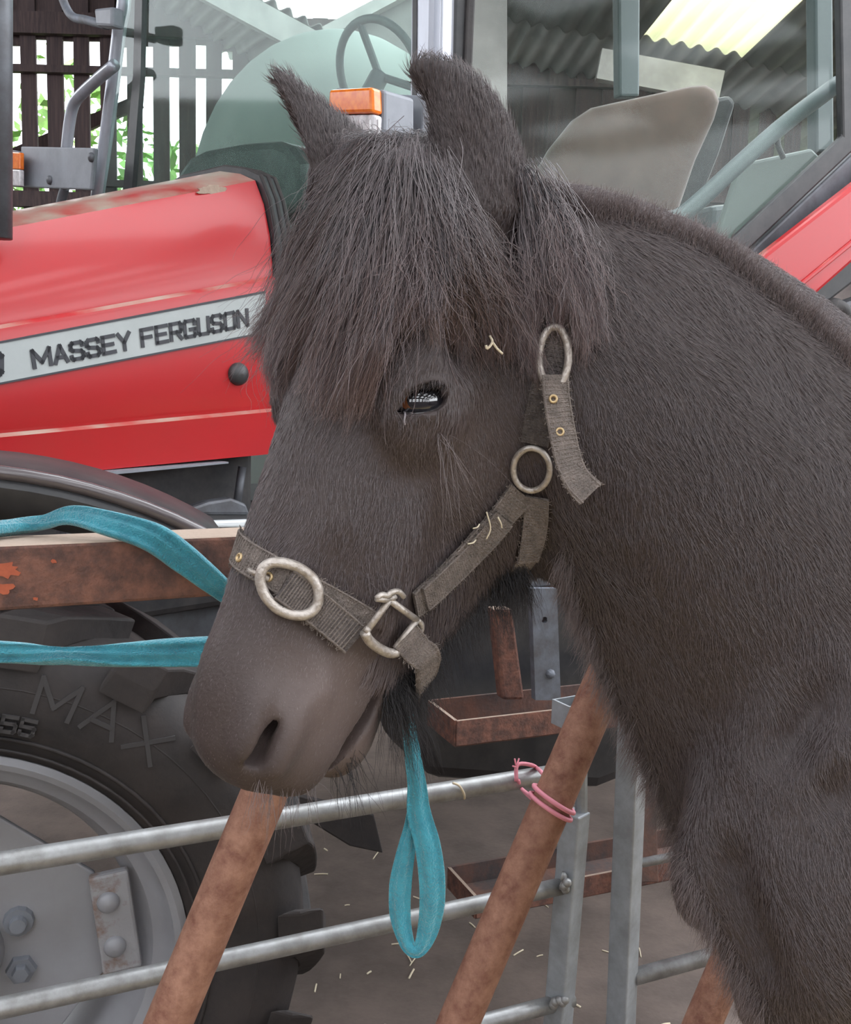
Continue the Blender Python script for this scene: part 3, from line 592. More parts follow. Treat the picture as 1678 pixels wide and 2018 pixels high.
# ================================================================== PONY
# head frame: origin at the poll, u down the face, n out of the forehead, l to the pony's left
HS = 1.05
HO = CAM + HS * (V(-.0418, .8848, 1.8108) - CAM)
Hu, Hn, Hl = V(-.2730, -.2638, -.9251), V(-.6899, -.6166, .3794), V(.6705, -.7418, .0137)
def Hd(a, b, c): return HO + HS * (a * Hu + b * Hn + c * Hl)
class Field:
    def __init__(s, gx, gy, gz):
        s.g = [np.asarray(q, np.float32) for q in (gx, gy, gz)]
        s.D = np.full([len(q) for q in s.g], .5, np.float32)
    def sub(s, c, rad):
        sl = []
        for i in range(3):
            a = np.searchsorted(s.g[i], c[i] - rad); b = np.searchsorted(s.g[i], c[i] + rad)
            if b <= a: return None
            sl.append(slice(a, b))
        return tuple(sl)
    def ell(s, c, ax, r, k=.02, cut=False):
        c = np.asarray(c, float); r = np.asarray(r, np.float32); R = float(r.max()) + max(k, .01) * 1.5 + .015
        sl = s.sub(c, R)
        if sl is None: return
        X = s.g[0][sl[0]][:, None, None] - np.float32(c[0]); Y = s.g[1][sl[1]][None, :, None] - np.float32(c[1]); Z = s.g[2][sl[2]][None, None, :] - np.float32(c[2])
        q0 = q1 = 0
        for A, rr in zip(ax, r):
            A = nrm(A).astype(np.float32); t = (X * A[0] + Y * A[1] + Z * A[2]) / rr
            q0 = q0 + t * t; t = t / rr; q1 = q1 + t * t
        k0 = np.sqrt(q0); d = k0 * (k0 - 1) / (np.sqrt(q1) + 1e-6)
        o = s.D[sl]
        if cut:
            d = -d; h = np.maximum(k - np.abs(o - d), 0) / k; s.D[sl] = np.maximum(o, d) + h * h * k * .25
        else:
            h = np.maximum(k - np.abs(o - d), 0) / k; s.D[sl] = np.minimum(o, d) - h * h * k * .25
    def chain(s, st, k=.02, n=6, cut=False):
        """st = list of (centre, axes(3), radii); interpolated ellipsoids"""
        for (c0, a0, r0), (c1, a1, r1) in zip(st[:-1], st[1:]):
            for t in np.linspace(0, 1, n, endpoint=False):
                s.ell(np.asarray(c0) * (1 - t) + np.asarray(c1) * t, orth([np.asarray(x) * (1 - t) + np.asarray(y) * t for x, y in zip(a0, a1)]), np.asarray(r0) * (1 - t) + np.asarray(r1) * t, k, cut)
        s.ell(st[-1][0], orth(st[-1][1]), st[-1][2], k, cut)
    def surface(s):
        D = s.D; ins = D < 0
        n = np.zeros([q - 1 for q in D.shape], np.uint8)
        for i in (0, 1):
            for j in (0, 1):
                for k in (0, 1): n += ins[i:ins.shape[0] - 1 + i, j:ins.shape[1] - 1 + j, k:ins.shape[2] - 1 + k]
        act = (n > 0) & (n < 8); I, J, K = np.nonzero(act)
        idx = np.full(act.shape, -1, np.int32); idx[I, J, K] = np.arange(len(I))
        cor = {}; pos = {}
        for i in (0, 1):
            for j in (0, 1):
                for k in (0, 1): cor[i, j, k] = D[I + i, J + j, K + k]
        acc = np.zeros((len(I), 3)); cnt = np.zeros(len(I))
        keys = list(cor)
        for a in keys:
            for ax in range(3):
                if a[ax]: continue
                b = list(a); b[ax] = 1; b = tuple(b); va, vb = cor[a], cor[b]
                m = (va < 0) != (vb < 0); t = np.where(m, va / np.where(m, va - vb, 1), 0)
                P = []
                for q, (base) in enumerate((I, J, K)):
                    g = s.g[q]; lo = g[base + a[q]]; hi = g[base + b[q]]; P.append(lo + (hi - lo) * t)
                P = np.stack(P, 1); acc += np.where(m[:, None], P, 0); cnt += m
        Vt = acc / cnt[:, None]
        F = []
        for ax in range(3):
            o = [q for q in range(3) if q != ax]
            sa = [slice(None)] * 3; sb = [slice(None)] * 3; sa[ax] = slice(0, -1); sb[ax] = slice(1, None)
            for q in o: sa[q] = slice(1, -1); sb[q] = slice(1, -1)
            A = ins[tuple(sa)]; B = ins[tuple(sb)]; x = np.stack(np.nonzero(A != B), 1)
            flip = A[tuple(x.T)]
            for q in o: x[:, q] += 1
            def cell(d0, d1):
                y = x.copy(); y[:, o[0]] -= d0; y[:, o[1]] -= d1; return idx[y[:, 0], y[:, 1], y[:, 2]]
            q = np.stack([cell(0, 0), cell(1, 0), cell(1, 1), cell(0, 1)], 1)
            if ax == 1: flip = ~flip
            q[~flip] = q[~flip][:, ::-1]; F.append(q)
        F = np.vstack(F); F = F[(F >= 0).all(1)]
        return Vt, F
def orth(ax):
    a = nrm(ax[0]); b = np.asarray(ax[1]); b = nrm(b - a * np.dot(a, b)); return [a, b, np.cross(a, b)]
def stretch(segs):
    out = []
    for a, b, h in segs: out += list(np.arange(a, b, h))
    return out
_h = .0034
FLD = Field(stretch([(-.30, .16, _h), (.16, .42, .006), (.42, 2.35, .016)]), stretch([(.62, 1.10, _h), (1.10, 1.95, .010)]), stretch([(.16, .90, .014), (.90, 1.15, .008), (1.15, 2.02, _h), (2.02, 2.06, .01)]))
AXH = [Hu, Hn, Hl]
def rotb(deg):
    """head axes turned in the sagittal plane (u towards -n)"""
    t = math.radians(deg); return [math.cos(t) * Hu - math.sin(t) * Hn, math.sin(t) * Hu + math.cos(t) * Hn, Hl]
def HE(a, b, c, r, k=.02, cut=False, both=False, ax=None):
    for s in ((1, -1) if both else (1,)):
        FLD.ell(Hd(a, b, c * s), ax or AXH, np.array(r) * HS, k, cut)
# ---- body, neck (sections from the withers forward)
Zup = V(0, 0, 1)
Bl = nrm(V(.26, -.966, 0)); Bf = nrm(V(-.966, -.26, 0))
def sect(crest, throat, d, w, th=.13, dcr=0, lat=None):
    c = at(*crest, d + dcr); t = at(*throat, d - dcr); h = c - t
    L = nrm(Bl if lat is None else lat); A = nrm(np.cross(h, L))
    return ((c + t) / 2, [nrm(h), L, A], (np.linalg.norm(h) / 2, w, th))
neck = [sect((960, 440), (1085, 930), .985, .068, .07, lat=(.6, -.8, 0)), sect((1070, 435), (1190, 1035), .99, .082, .08, lat=(.52, -.85, 0)),
        sect((1225, 472), (1255, 1140), 1.01, .100, .09, lat=(.42, -.9, 0)), sect((1400, 540), (1305, 1315), 1.04, .115, .10, lat=(.34, -.94, 0)),
        sect((1560, 642), (1365, 1470), 1.08, .135, .11), sect((1740, 775), (1430, 1660), 1.12, .165, .12), sect((1950, 820), (1575, 1890), 1.19, .20, .15)]
FLD.chain(neck, .05, 6)
bw = [(at(1800, 1400, 1.20), [Zup, Bl, Bf], (.34, .21, .25)), (V(.95, 1.33, 1.25), [Zup, Bl, Bf], (.31, .25, .25)), (V(1.40, 1.45, 1.23), [Zup, Bl, Bf], (.32, .27, .25)), (V(1.82, 1.56, 1.28), [Zup, Bl, Bf], (.29, .25, .24))]
FLD.chain(bw, .06, 4)
# shoulder and breast muscle
FLD.ell(at(1700, 1540, .99), [nrm(V(.42, 0, .9)), Bl, nrm(V(.9, 0, -.42))], (.20, .075, .11), .05)
FLD.ell(at(1605, 1440, 1.0), [nrm(V(.55, 0, .85)), Bl, nrm(V(.85, 0, -.55))], (.22, .06, .085), .04)
FLD.ell(at(1590, 1800, .985), [Zup, Bl, Bf], (.13, .085, .075), .035)
FLD.ell(at(1482, 1645, 1.07), [nrm(V(-.35, 0, 1)), Bl, Bf], (.11, .075, .055), .05)
FLD.ell(at(1548, 1830, 1.09), [nrm(V(-.45, 0, 1)), Bl, Bf], (.12, .07, .05), .04)
FLD.ell(at(1640, 1800, 1.22), [Zup, Bl, Bf], (.15, .09, .10), .05)
# legs
def leg(pts):
    st = [(V(*p[:3]), [Zup, Bl, Bf], (p[3] * 1.25, p[3] * p[4], p[3])) for p in pts]
    FLD.chain(st, .03, 7)
SH = at(1680, 1960, 1.03)
for s in (0, 1):
    o = SH - Bl * (.26 * s) - Bf * (.26 * s)
    leg([(*(o), .095, .8), (*(o + V(.0, 0, -.14)), .072, .9), (*(o + V(-.02, 0, -.34)), .047, 1), (*(o + V(-.02, 0, -.40)), .052, 1), (*(o + V(-.015, 0, -.48)), .036, 1),
         (*(o + V(-.01, 0, -.64)), .033, 1), (*(o + V(-.015, 0, -.70)), .041, 1), (*(o + V(-.04, 0, -.76)), .036, 1)])
    q = V(o[0] - .055, o[1], .272); FLD.chain([(q, [Zup, Bl, Bf], (.04, .048, .05)), (q - V(.012, 0, .035), [Zup, Bl, Bf], (.03, .058, .064))], .015, 3)
    h = V(1.95, 1.47, 1.12) - Bl * (.24 * s) + Bl * .02
    leg([(*(h + V(0, 0, .1)), .17, .55), (*(h + V(-.05, 0, -.12)), .12, .7), (*(h + V(.04, 0, -.34)), .07, .8), (*(h + V(.13, 0, -.46)), .05, .8), (*(h + V(.11, 0, -.56)), .040, .9),
         (*(h + V(.08, 0, -.72)), .035, 1), (*(h + V(.07, 0, -.79)), .042, 1), (*(h + V(.04, 0, -.86)), .036, 1)])
    q = V(h[0] + .02, h[1], .272); FLD.chain([(q, [Zup, Bl, Bf], (.04, .048, .05)), (q - V(.012, 0, .035), [Zup, Bl, Bf], (.03, .058, .064))], .015, 3)
# ---- head
HE(.07, -.080, 0, (.12, .082, .080), .03)
HE(.02, -.055, 0, (.06, .058, .082), .03)
HE(.10, -.055, 0, (.10, .072, .080), .03)
HE(.15, -.064, 0, (.115, .068, .082), .03)
for t in np.linspace(0, 1, 9):
    a = .20 + t * .24; w = .066 + (.043 - .066) * t; b = .058 + (.047 - .058) * t
    HE(a, -b + .002, 0, (.06, b, w), .015)
HE(.165, -.180, .050, (.108, .118, .030), .03, both=True)
HE(.17, -.16, 0, (.10, .10, .066), .03)
HE(.205, -.235, .042, (.080, .080, .028), .03, both=True)
for t in np.linspace(0, 1, 9):
    HE(.25 + t * .19, -.195 + t * .082, 0, (.05, .085 - t * .047, .052 - t * .012), .02)
HE(.29, -.10, 0, (.11, .075, .064), .03)
HE(.445, -.066, 0, (.072, .062, .050), .025)
HE(.462, -.052, .031, (.046, .029, .0195), .02, both=True)
HE(.37, -.10, 0, (.07, .05, .052), .02)
HE(.488, -.068, 0, (.034, .054, .045), .02)
HE(.478, -.092, .020, (.040, .030, .026), .015, both=True)
HE(.457, -.139, 0, (.046, .030, .037), .015, ax=rotb(4))
HE(.28, -.088, .058, (.075, .012, .010), .03, both=True, ax=rotb(6))          # facial crest
HE(.155, -.035, .066, (.05, .024, .026), .03, both=True)                      # brow
HE(.19, -.058, .074, (.044, .036, .020), .025, both=True)                     # orbit
HE(.125, -.07, .092, (.022, .020, .012), .03, cut=True, both=True)            # hollow above the eye
HE(.39, -.03, .066, (.06, .022, .018), .03, cut=True, both=True)              # hollow behind the nostril
FLD.chain([(Hd(.03, -.145, .085), AXH, V(.03, .010, .012)), (Hd(.10, -.235, .088), AXH, V(.03, .012, .016)), (Hd(.17, -.300, .075), AXH, V(.03, .014, .020)), (Hd(.24, -.335, .050), AXH, V(.03, .016, .024))], .035, 6, cut=True)   # throatlatch
# mouth slit, nostrils
for s in (1, -1):
    FLD.chain([(Hd(.425, -.135, .048 * s), rotb(6), V(.010, .0022, .012)), (Hd(.445, -.131, .044 * s), rotb(-8), V(.012, .0030, .015)), (Hd(.475, -.122, .036 * s), rotb(-14), V(.012, .0036, .018)), (Hd(.503, -.112, .016 * s), rotb(-20), V(.012, .004, .024))], .006, 7, cut=True)
    FLD.chain([(Hd(.446, -.016, .066 * s), rotb(0), V(.010, .007, .014)), (Hd(.462, -.024, .064 * s), rotb(0), V(.014, .011, .024)), (Hd(.480, -.032, .056 * s), rotb(0), V(.015, .013, .030)), (Hd(.491, -.031, .048 * s), rotb(0), V(.010, .008, .018))], .008, 4, cut=True)
    FLD.chain([(Hd(.474, -.036, .050 * s), rotb(0), V(.013, .009, .02)), (Hd(.455, -.045, .030 * s), rotb(0), V(.012, .010, .018))], .006, 4, cut=True)
    HE(.470, -.049, .0515 * s, (.030, .0085, .009), .016); HE(.468, -.022, .040 * s, (.026, .008, .009), .016)
# eyes: lid bulge, almond opening
EYE = {}
for s in (1, -1):
    E0 = Hd(.1915, -.052, .074 * s); ed = nrm(.82 * s * Hl + .40 * Hn + .02 * Hu)
    ex = -.97 * CR - .12 * CU                                                 # towards the inner corner
    if s < 0: ex = ex - 2 * Hl * np.dot(ex, Hl)
    ex = nrm(ex - ed * np.dot(ed, ex))
    ey = np.cross(ed, ex); ey = ey if np.dot(ey, Hu) < 0 else -ey             # towards the brow
    EYE[s] = (E0, ed, ex, ey)
    FLD.ell(E0 + ed * .002, [ed, ex, ey], (.0205, .027, .024), .02)
    FLD.chain([(E0 + ed * .0125 + ey * .015 - ex * .016, [ed, ex, ey], (.008, .014, .005)), (E0 + ed * .0165 + ey * .0145, [ed, ex, ey], (.008, .014, .006)), (E0 + ed * .012 + ey * .010 + ex * .018, [ed, ex, ey], (.007, .012, .004))], .008, 4)
    FLD.chain([(E0 + ed * .026 - ex * .014 + ey * .002, [ed, ex, ey], (.022, .005, .0060)), (E0 + ed * .026 - ex * .006 + ey * .001, [ed, ex, ey], (.022, .008, .0100)), (E0 + ed * .026 + ex * .006 - ey * .001, [ed, ex, ey], (.022, .008, .0095)), (E0 + ed * .026 + ex * .014 - ey * .004, [ed, ex, ey], (.022, .006, .0055)), (E0 + ed * .024 + ex * .021 - ey * .0065, [ed, ex, ey], (.016, .004, .0022))], .003, 5, cut=True)
# ears: leaf shaped, cupped
def ear(st, nrml, cup, tip_k=.008, cupd=.75):
    P = [at(*q[:3]) for q in st]; out = []
    for i, q in enumerate(st):
        t = nrm(P[min(i + 1, len(P) - 1)] - P[max(i - 1, 0)]); out.append((P[i], [t, nrm(nrml), np.cross(t, nrml)], (q[5] if len(q) > 5 else .02, q[4], q[3])))
    FLD.chain(out, tip_k, 6)
    inner = [(p + nrm(cup) * (r[1] * cupd + .002), a, (r[0], r[1] * .72, r[2] * .66)) for p, a, r in out[1:-1]]
    FLD.chain(inner, .006, 6, cut=True)
NEAR_N = nrm(V(.45, -.85, .1)); FAR_N = nrm(V(.55, -.83, .1))
ear([(950, 430, .90, .040, .036), (945, 370, .90, .041, .030), (938, 310, .897, .0385, .024), (925, 250, .893, .034, .019), (902, 200, .89, .026, .014), (868, 163, .885, .016, .010, .016), (836, 146, .88, .007, .006, .012)], NEAR_N, nrm(V(-.75, .45, .1)))
ear([(710, 420, .965, .036, .036), (682, 362, .965, .038, .030), (652, 312, .965, .038, .025), (624, 270, .965, .028, .020), (596, 232, .965, .019, .015), (573, 197, .963, .012, .010, .016), (559, 170, .962, .006, .006, .012)], FAR_N, nrm(V(-.9, -.1, .2)), cupd=1.3)

Vt, Fq = FLD.surface()
def relax(v, f, it, lam=.5):
    e = np.vstack([f[:, [0, 1]], f[:, [1, 2]], f[:, [2, 3]], f[:, [3, 0]]]); e = np.vstack([e, e[:, ::-1]])
    deg = np.bincount(e[:, 0], minlength=len(v)).astype(float)
    for i in range(it):
        s = np.stack([np.bincount(e[:, 0], weights=v[e[:, 1], q], minlength=len(v)) for q in range(3)], 1) / deg[:, None]
        v = v + (lam if i % 2 == 0 else -lam * .96) * (s - v)
    return v
Vt = relax(Vt, Fq, 8)
_bt = BVHTree.FromPolygons([tuple(q) for q in Vt], [tuple(int(i) for i in q) for q in Fq])
def vnormals(v):
    q = v[Fq]; fn = np.cross(q[:, 2] - q[:, 0], q[:, 3] - q[:, 1]); n = np.zeros_like(v)
    for j in range(4): np.add.at(n, Fq[:, j], fn)
    return n / (np.linalg.norm(n, axis=1)[:, None] + 1e-12)
def furrow(px_pts, width, depth, n=40):
    """press a fold (depth > 0) or raise a ridge along a line on the skin"""
    global Vt
    L_ = []
    for p in smooth_path([V(*q, 0) for q in px_pts], n):
        h = _bt.ray_cast(Vector(CAM), Vector(rdir(p[0], p[1])), 5)
        if h[0] is not None: L_.append(np.array(h[0]))
    L_ = np.array(L_); lo, hi = L_.min(0) - 3 * width, L_.max(0) + 3 * width
    m_ = np.nonzero(((Vt > lo) & (Vt < hi)).all(1))[0]
    d2 = np.min(((Vt[m_][:, None] - L_[None]) ** 2).sum(2), 1); e0 = np.linalg.norm(L_[0] - Vt[m_], axis=1); e1 = np.linalg.norm(L_[-1] - Vt[m_], axis=1)
    fade = np.clip(np.minimum(e0, e1) / (2.5 * width), .25, 1)
    Vt[m_] -= VN[m_] * (depth * fade * np.exp(-d2 / (width * width)))[:, None]
VN = vnormals(Vt)
_dir = np.sign(np.mean(((Vt - Vt.mean(0)) * VN).sum(1))); VN *= _dir
furrow([(806, 776), (826, 748), (862, 736), (896, 748)], .0045, .0022)
furrow([(800, 830), (835, 842), (875, 832)], .006, .0016)
furrow([(1700, 1290), (1620, 1385), (1545, 1490), (1500, 1570)], .024, .020)
furrow([(1700, 1400), (1640, 1470), (1590, 1540)], .018, -.010); furrow([(1700, 1500), (1640, 1570), (1600, 1650)], .018, .012)
furrow([(1425, 1600), (1450, 1730), (1492, 1870), (1540, 1990)], .020, .018)
furrow([(1120, 500), (1290, 565), (1450, 665), (1600, 800), (1690, 890)], .035, .005)
furrow([(1120, 1100), (1200, 1180), (1290, 1320), (1370, 1480)], .04, .008)
furrow([(575, 1290), (590, 1330), (600, 1400)], .012, .003); furrow([(660, 1290), (640, 1360), (610, 1440)], .016, -.003)
furrow([(700, 1470), (668, 1500), (625, 1530)], .005, .0012); furrow([(1218, 1068), (1245, 1062), (1268, 1052)], .010, -.004)
PONY_LOC = V(.9, 1.32, .2)
me = bpy.data.meshes.new('pony')
me.vertices.add(len(Vt)); me.vertices.foreach_set('co', (Vt - PONY_LOC).astype(np.float32).ravel())
me.loops.add(Fq.size); me.loops.foreach_set('vertex_index', Fq.astype(np.int32).ravel())
me.polygons.add(len(Fq)); me.polygons.foreach_set('loop_start', np.arange(0, Fq.size, 4, dtype=np.int32)); me.polygons.foreach_set('loop_total', np.full(len(Fq), 4, np.int32))
me.polygons.foreach_set('use_smooth', np.ones(len(Fq), bool)); me.update(calc_edges=True); me.validate()
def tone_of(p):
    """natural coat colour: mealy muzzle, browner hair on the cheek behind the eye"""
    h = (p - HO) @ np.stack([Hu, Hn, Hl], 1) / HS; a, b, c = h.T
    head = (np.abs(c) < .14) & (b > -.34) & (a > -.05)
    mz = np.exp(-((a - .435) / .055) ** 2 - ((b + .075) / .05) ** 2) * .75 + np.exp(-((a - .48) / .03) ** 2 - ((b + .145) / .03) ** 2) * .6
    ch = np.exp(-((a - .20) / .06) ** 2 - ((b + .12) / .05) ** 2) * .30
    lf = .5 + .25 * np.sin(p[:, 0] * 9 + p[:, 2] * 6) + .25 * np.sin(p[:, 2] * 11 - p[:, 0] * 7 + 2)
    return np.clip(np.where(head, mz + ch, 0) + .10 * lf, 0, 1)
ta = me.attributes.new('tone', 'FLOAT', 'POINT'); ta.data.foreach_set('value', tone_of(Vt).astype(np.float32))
pony = bpy.data.objects.new('pony', me); COL.objects.link(pony); pony.location = PONY_LOC
pony.data.materials.append(MATS['coat'])
tag(pony, 'dark brown-black pony wearing a halter, long forelock over its face', 'pony')
BVH = BVHTree.FromPolygons([tuple(q) for q in Vt], [tuple(int(i) for i in q) for q in Fq])
def surf(px, py, out=0.0):
    """point on the pony's skin seen along that line, and its normal"""
    r = rdir(px, py); h = BVH.ray_cast(Vector(CAM), Vector(r), 5)
    if h[0] is None: return None
    n = np.array(h[1]); n = n if np.dot(n, r) < 0 else -n
    return np.array(h[0]) + n * out, n
def skin(p, out=0.0):
    h = BVH.find_nearest(Vector(p)); n = np.array(h[1]); q = np.array(h[0]); n = n if np.dot(n, np.asarray(p) - q) >= 0 else n
    return q + n * out, n
# ================================================================== FEED BARRIER (rusty)
def bar_pt(px, py):
    """point on the barrier's upright plane"""
    return hit(px, py, BP0, BPN)
BD0, BD1 = at(0, 1130, 1.10), at(450, 1115, 1.21)
BDIR = nrm(V(BD1[0] - BD0[0], BD1[1] - BD0[1], 0)); BPN = V(BDIR[1], -BDIR[0], 0); BP0 = BD0
barrier = thing('feed_barrier', 'rusty feed barrier with square top rail and slanting tubes', 'barrier', V(*(BD1[:2]), -.08))
zc = (hit(225, 1128, BP0, BPN))[2]
rail_h = .072
def on_rail(px): P = hit(px, 1100, BP0, BPN); P[2] = zc; return P
R0, R1 = on_rail(-300), on_rail(1900)
MB().box((R0 + R1) / 2 - BPN * .036, (np.linalg.norm(R1 - R0), .072, rail_h), [BDIR, BPN, (0, 0, 1)]).build('top_rail', 'rust', barrier, bevel=.004)
dusty(MATS['rust'], (.40, .31, .25), .5, .8)
# flaking orange paint left on the rail
for px, py, w, h in ((10, 1122, 32, 18), (2, 1160, 30, 14), (70, 1180, 6, 4), (105, 1106, 8, 5)):
    ring = []
    for k in range(18):
        a = 2 * math.pi * k / 18; r = random.uniform(.55, 1.1); ring.append(hit(px + w * r * math.cos(a), py + h * r * math.sin(a), BP0, BPN) + BPN * .0002)
    MB().prism(ring, BPN * .0008).build('paint_flake', MATS.get('orange_paint') or mat('orange_paint', (.55, .13, .06), .7, var=(.42, .10, .05), vscale=60), barrier)
TILT = (BP0 - BPN * .045, BPN)
for a, b in (((560, 1470), (268, 2170)), ((1213, 1290), (838, 2170)), ((1520, 1700), (1320, 2170)), ((-420, 1400), (-700, 2170))):
    P, Q = onp(TILT, a, b); t = nrm(P - Q); P = P + t * ((zc - P[2]) / t[2] - .03); Q = Q + t * ((-.07 - Q[2]) / t[2])
    MB().tube(np.linspace(P, Q, 12), .0305, 24).build('slanting_tube', 'rust_pipe', barrier, smooth=True, auto=50)
MB().box((R0 + R1) / 2 * V(1, 1, 0) - BPN * .045 + V(0, 0, -.02), (np.linalg.norm(R1 - R0), .06, .12), [BDIR, BPN, (0, 0, 1)]).build('bottom_rail', 'rust', barrier, bevel=.004)

# ================================================================== GATES (galvanised)
G0, G1 = at(0, 1700, 1.45), at(1100, 1523, 1.86)
GD = nrm(V(G1[0] - G0[0], G1[1] - G0[1], 0)); GN = V(GD[1], -GD[0], 0); GP = (G0, GN)
gate = thing('galvanised_gate', 'galvanised tubular gate tied to the rusty tube with pink twine', 'gate', V(G1[0], G1[1], -.08))
def gbar(py0, py1, r, parent, px0=-400, px1=1128, pl=GP, nm='gate_bar'):
    P, Q = onp(pl, (0, py0), (1100, py1)); t = nrm(Q - P); A = hit(px0, py0 + (py1 - py0) * px0 / 1100, *pl); B = hit(px1, py0 + (py1 - py0) * px1 / 1100, *pl)
    return MB().tube(np.linspace(A, B, 10), r, 20).build(nm, 'galvanised', parent, smooth=True)
gbar(1702, 1524, .0170, gate); gbar(1987, 1748, .0155, gate); gbar(2270, 1976, .0155, gate); gbar(2560, 2215, .0155, gate)
def upright(px0, py0, px1, py1, pl, w, parent, rot, name='gate_upright'):
    P, Q = onp(pl, (px0, py0), (px1, py1)); t = nrm(P - Q); Q = Q + t * ((-.06 - Q[2]) / t[2])
    c, s_ = math.cos(rot), math.sin(rot); x = nrm(c * V(1, 0, 0) + s_ * V(0, 1, 0)); y = np.cross(t, x)
    o = MB().box((P + Q) / 2, (w, w, np.linalg.norm(P - Q)), [x, y, t]).build(name, 'galvanised_box', parent, bevel=.003)
    return o
upright(1134, 1600, 1100, 2018, GP, .042, gate, math.radians(-40))
P, Q = onp(GP, (1134, 1600), (1100, 2018))
# square socket on top of the upright
tb = nrm(P - Q); c0 = hit(1128, 1405, GP[0] + GN * .01, GN)
lx, ly = nrm(V(.85, .5, 0)), nrm(V(.5, -.85, 0)); sk = MB()
for d_, w_ in ((lx, .0255), (-lx, .0255)): sk.box(c0 + d_ * w_, (.004, .050, .045), [lx, ly, (0, 0, 1)])
for d_, w_ in ((ly, .023), (-ly, .023)): sk.box(c0 + d_ * w_, (.047, .004, .045), [lx, ly, (0, 0, 1)])
sk.build('latch_socket', 'galvanised_box', gate)                                          # open square tube
MB().tube([hit(1146, 1600, *GP), hit(1146, 1395, *GP)], .012, 10).build('latch_post', 'galvanised_box', gate)
for q in ((1112, 1746), (1098, 1976), (1118, 1524)):
    w = hit(*q, GP[0] + GN * .02, GN); m = MB()
    for k in range(5): m.dome(w + RNG.normal(size=3) * .006, nrm(RNG.normal(size=3) + GN * 2), .009, .008, 8)
    m.build('weld', 'galvanised', gate, smooth=True)
GQ = (at(1235, 1700, 1.95), nrm(V(.30, -.95, 0)))
gate2 = thing('galvanised_gate', 'galvanised gate panel half hidden behind the pony’s chest'.replace('’', "'"), 'gate', V(*GQ[0][:2], -.08))
upright(1250, 1380, 1224, 2018, GQ, .044, gate2, math.radians(-40))
P, Q = onp(GQ, (1250, 1925), (1395, 1886)); MB().tube([P, P + (Q - P) * 6], .0165, 16).build('gate_bar', 'galvanised', gate2, smooth=True)
P, Q = onp(GQ, (1255, 1702), (1308, 1692)); MB().tube([P, P + (Q - P) * 14], .009, 12).build('gate_bar', 'galvanised', gate2, smooth=True)
# ================================================================== pink twine
def ring_at(P, t, r, n=26):
    x = nrm(np.cross(t, (0, 1, .2))); y = np.cross(t, x); return [P + r * (math.cos(a) * x + math.sin(a) * y) for a in np.linspace(0, 2 * math.pi, n, endpoint=False)]
P, Q = onp(TILT, (1213, 1290), (838, 2170)); t = nrm(P - Q); c = hit(1098, 1577, *TILT); c = Q + t * np.dot(c - Q, t)
g_ = hit(1030, 1535, *GP); tw = MB()
for off, tl_ in ((0, .10), (-.012, .16)):
    tw.tube(ring_at(c + t * off, nrm(t + V(.25, 0, tl_)), .0350), .0036, 8, closed=True)
fr = at(1060, 1570, (c - CAM) @ CF - .02)
for o in (0, .010):
    tw.tube(smooth_path([at(1100, 1590 + o * 900, (c - CAM) @ CF - .02), at(1062, 1578 + o * 600, (c - CAM) @ CF + .05), hit(1030, 1556, GP[0] + GN * .02, GN), hit(1022, 1538, GP[0] + GN * .02, GN)], 14), .0034, 8)
tw.tube(smooth_path([hit(1018, 1540, GP[0] + GN * .02, GN), hit(1020, 1508, GP[0] + GN * .012, GN), hit(1045, 1507, GP[0] + GN * .01, GN), hit(1062, 1516, GP[0] + GN * .02, GN), at(1082, 1540, (c - CAM) @ CF + .03)], 18), .0036, 8)
for k in range(6):
    a = hit(1018, 1512, GP[0] + GN * .014, GN); tw.tube([a, a + V(*(RNG.normal(size=3) * .008)) + V(-.004, 0, .008)], .0016, 5)
tag(tw.build('baler_twine', 'twine', smooth=True), 'pink baler twine lashing the gate bar to the rusty tube', 'twine')
# straw wisps caught on bars and floor
def wisp(pts, r, label, grp=None):
    o = MB().tube(smooth_path(pts, 10), r, 6).build('straw_wisp', 'straw', smooth=True); tag(o, label, 'straw', grp); return o
wisp([hit(893, 1543, GP[0] + GN * .0185, GN), hit(905, 1548, GP[0] + GN * .019, GN), hit(914, 1562, GP[0] + GN * .018, GN), hit(916, 1574, GP[0] + GN * .012, GN)], .0022, 'pale straw wisp bent over the top bar of the gate')
for k in range(46):
    px, py = random.uniform(620, 1340), random.uniform(1620, 2030); r = rdir(px, py); P = CAM + r * ((-.0785 - CAM[2]) / r[2])
    a = random.uniform(0, 6.28); L = random.uniform(.008, .03); d = V(math.cos(a), math.sin(a), 0) * L
    wisp([P - d, P + V(0, 0, .001), P + d], random.uniform(.0015, .003), 'small pale straw bit lying on the floor', 'straw bits on the floor')
# ================================================================== LEAD ROPE (teal tubular webbing)
def rope_strip(m, pts, width, nrml, n, thick=.0125, folds=3):
    """soft flattened tube with lengthwise folds"""
    P = smooth_path(pts, n); W = 1.22 * np.interp(np.linspace(0, 1, n), np.linspace(0, 1, len(width)), width)
    N = smooth_path(nrml, n); t = np.gradient(P, axis=0); rings = []
    for i in range(n):
        tt = nrm(t[i]); nn = nrm(N[i] - tt * np.dot(N[i], tt)); sd = np.cross(tt, nn); ring = []
        for k in range(20):
            a = 2 * math.pi * k / 20; ca, sa = math.cos(a), math.sin(a)
            fold = .55 * math.cos(folds * math.pi * ca * .9 + .6 * math.sin(i * .09))
            ring.append(P[i] + sd * (W[i] / 2 * np.sign(ca) * abs(ca) ** .8) + nn * (thick / 2 * (sa + fold)))
        rings.append(ring)
    m.loft(rings)
rp = MB()
chin = Hd(.405, -.185, .0); cd = (chin - CAM) @ CF
RT = zc + rail_h / 2
def rl(px, py, out=.0): return hit(px, py, BP0 + BPN * out, BPN)
camN = [-CF] * 2
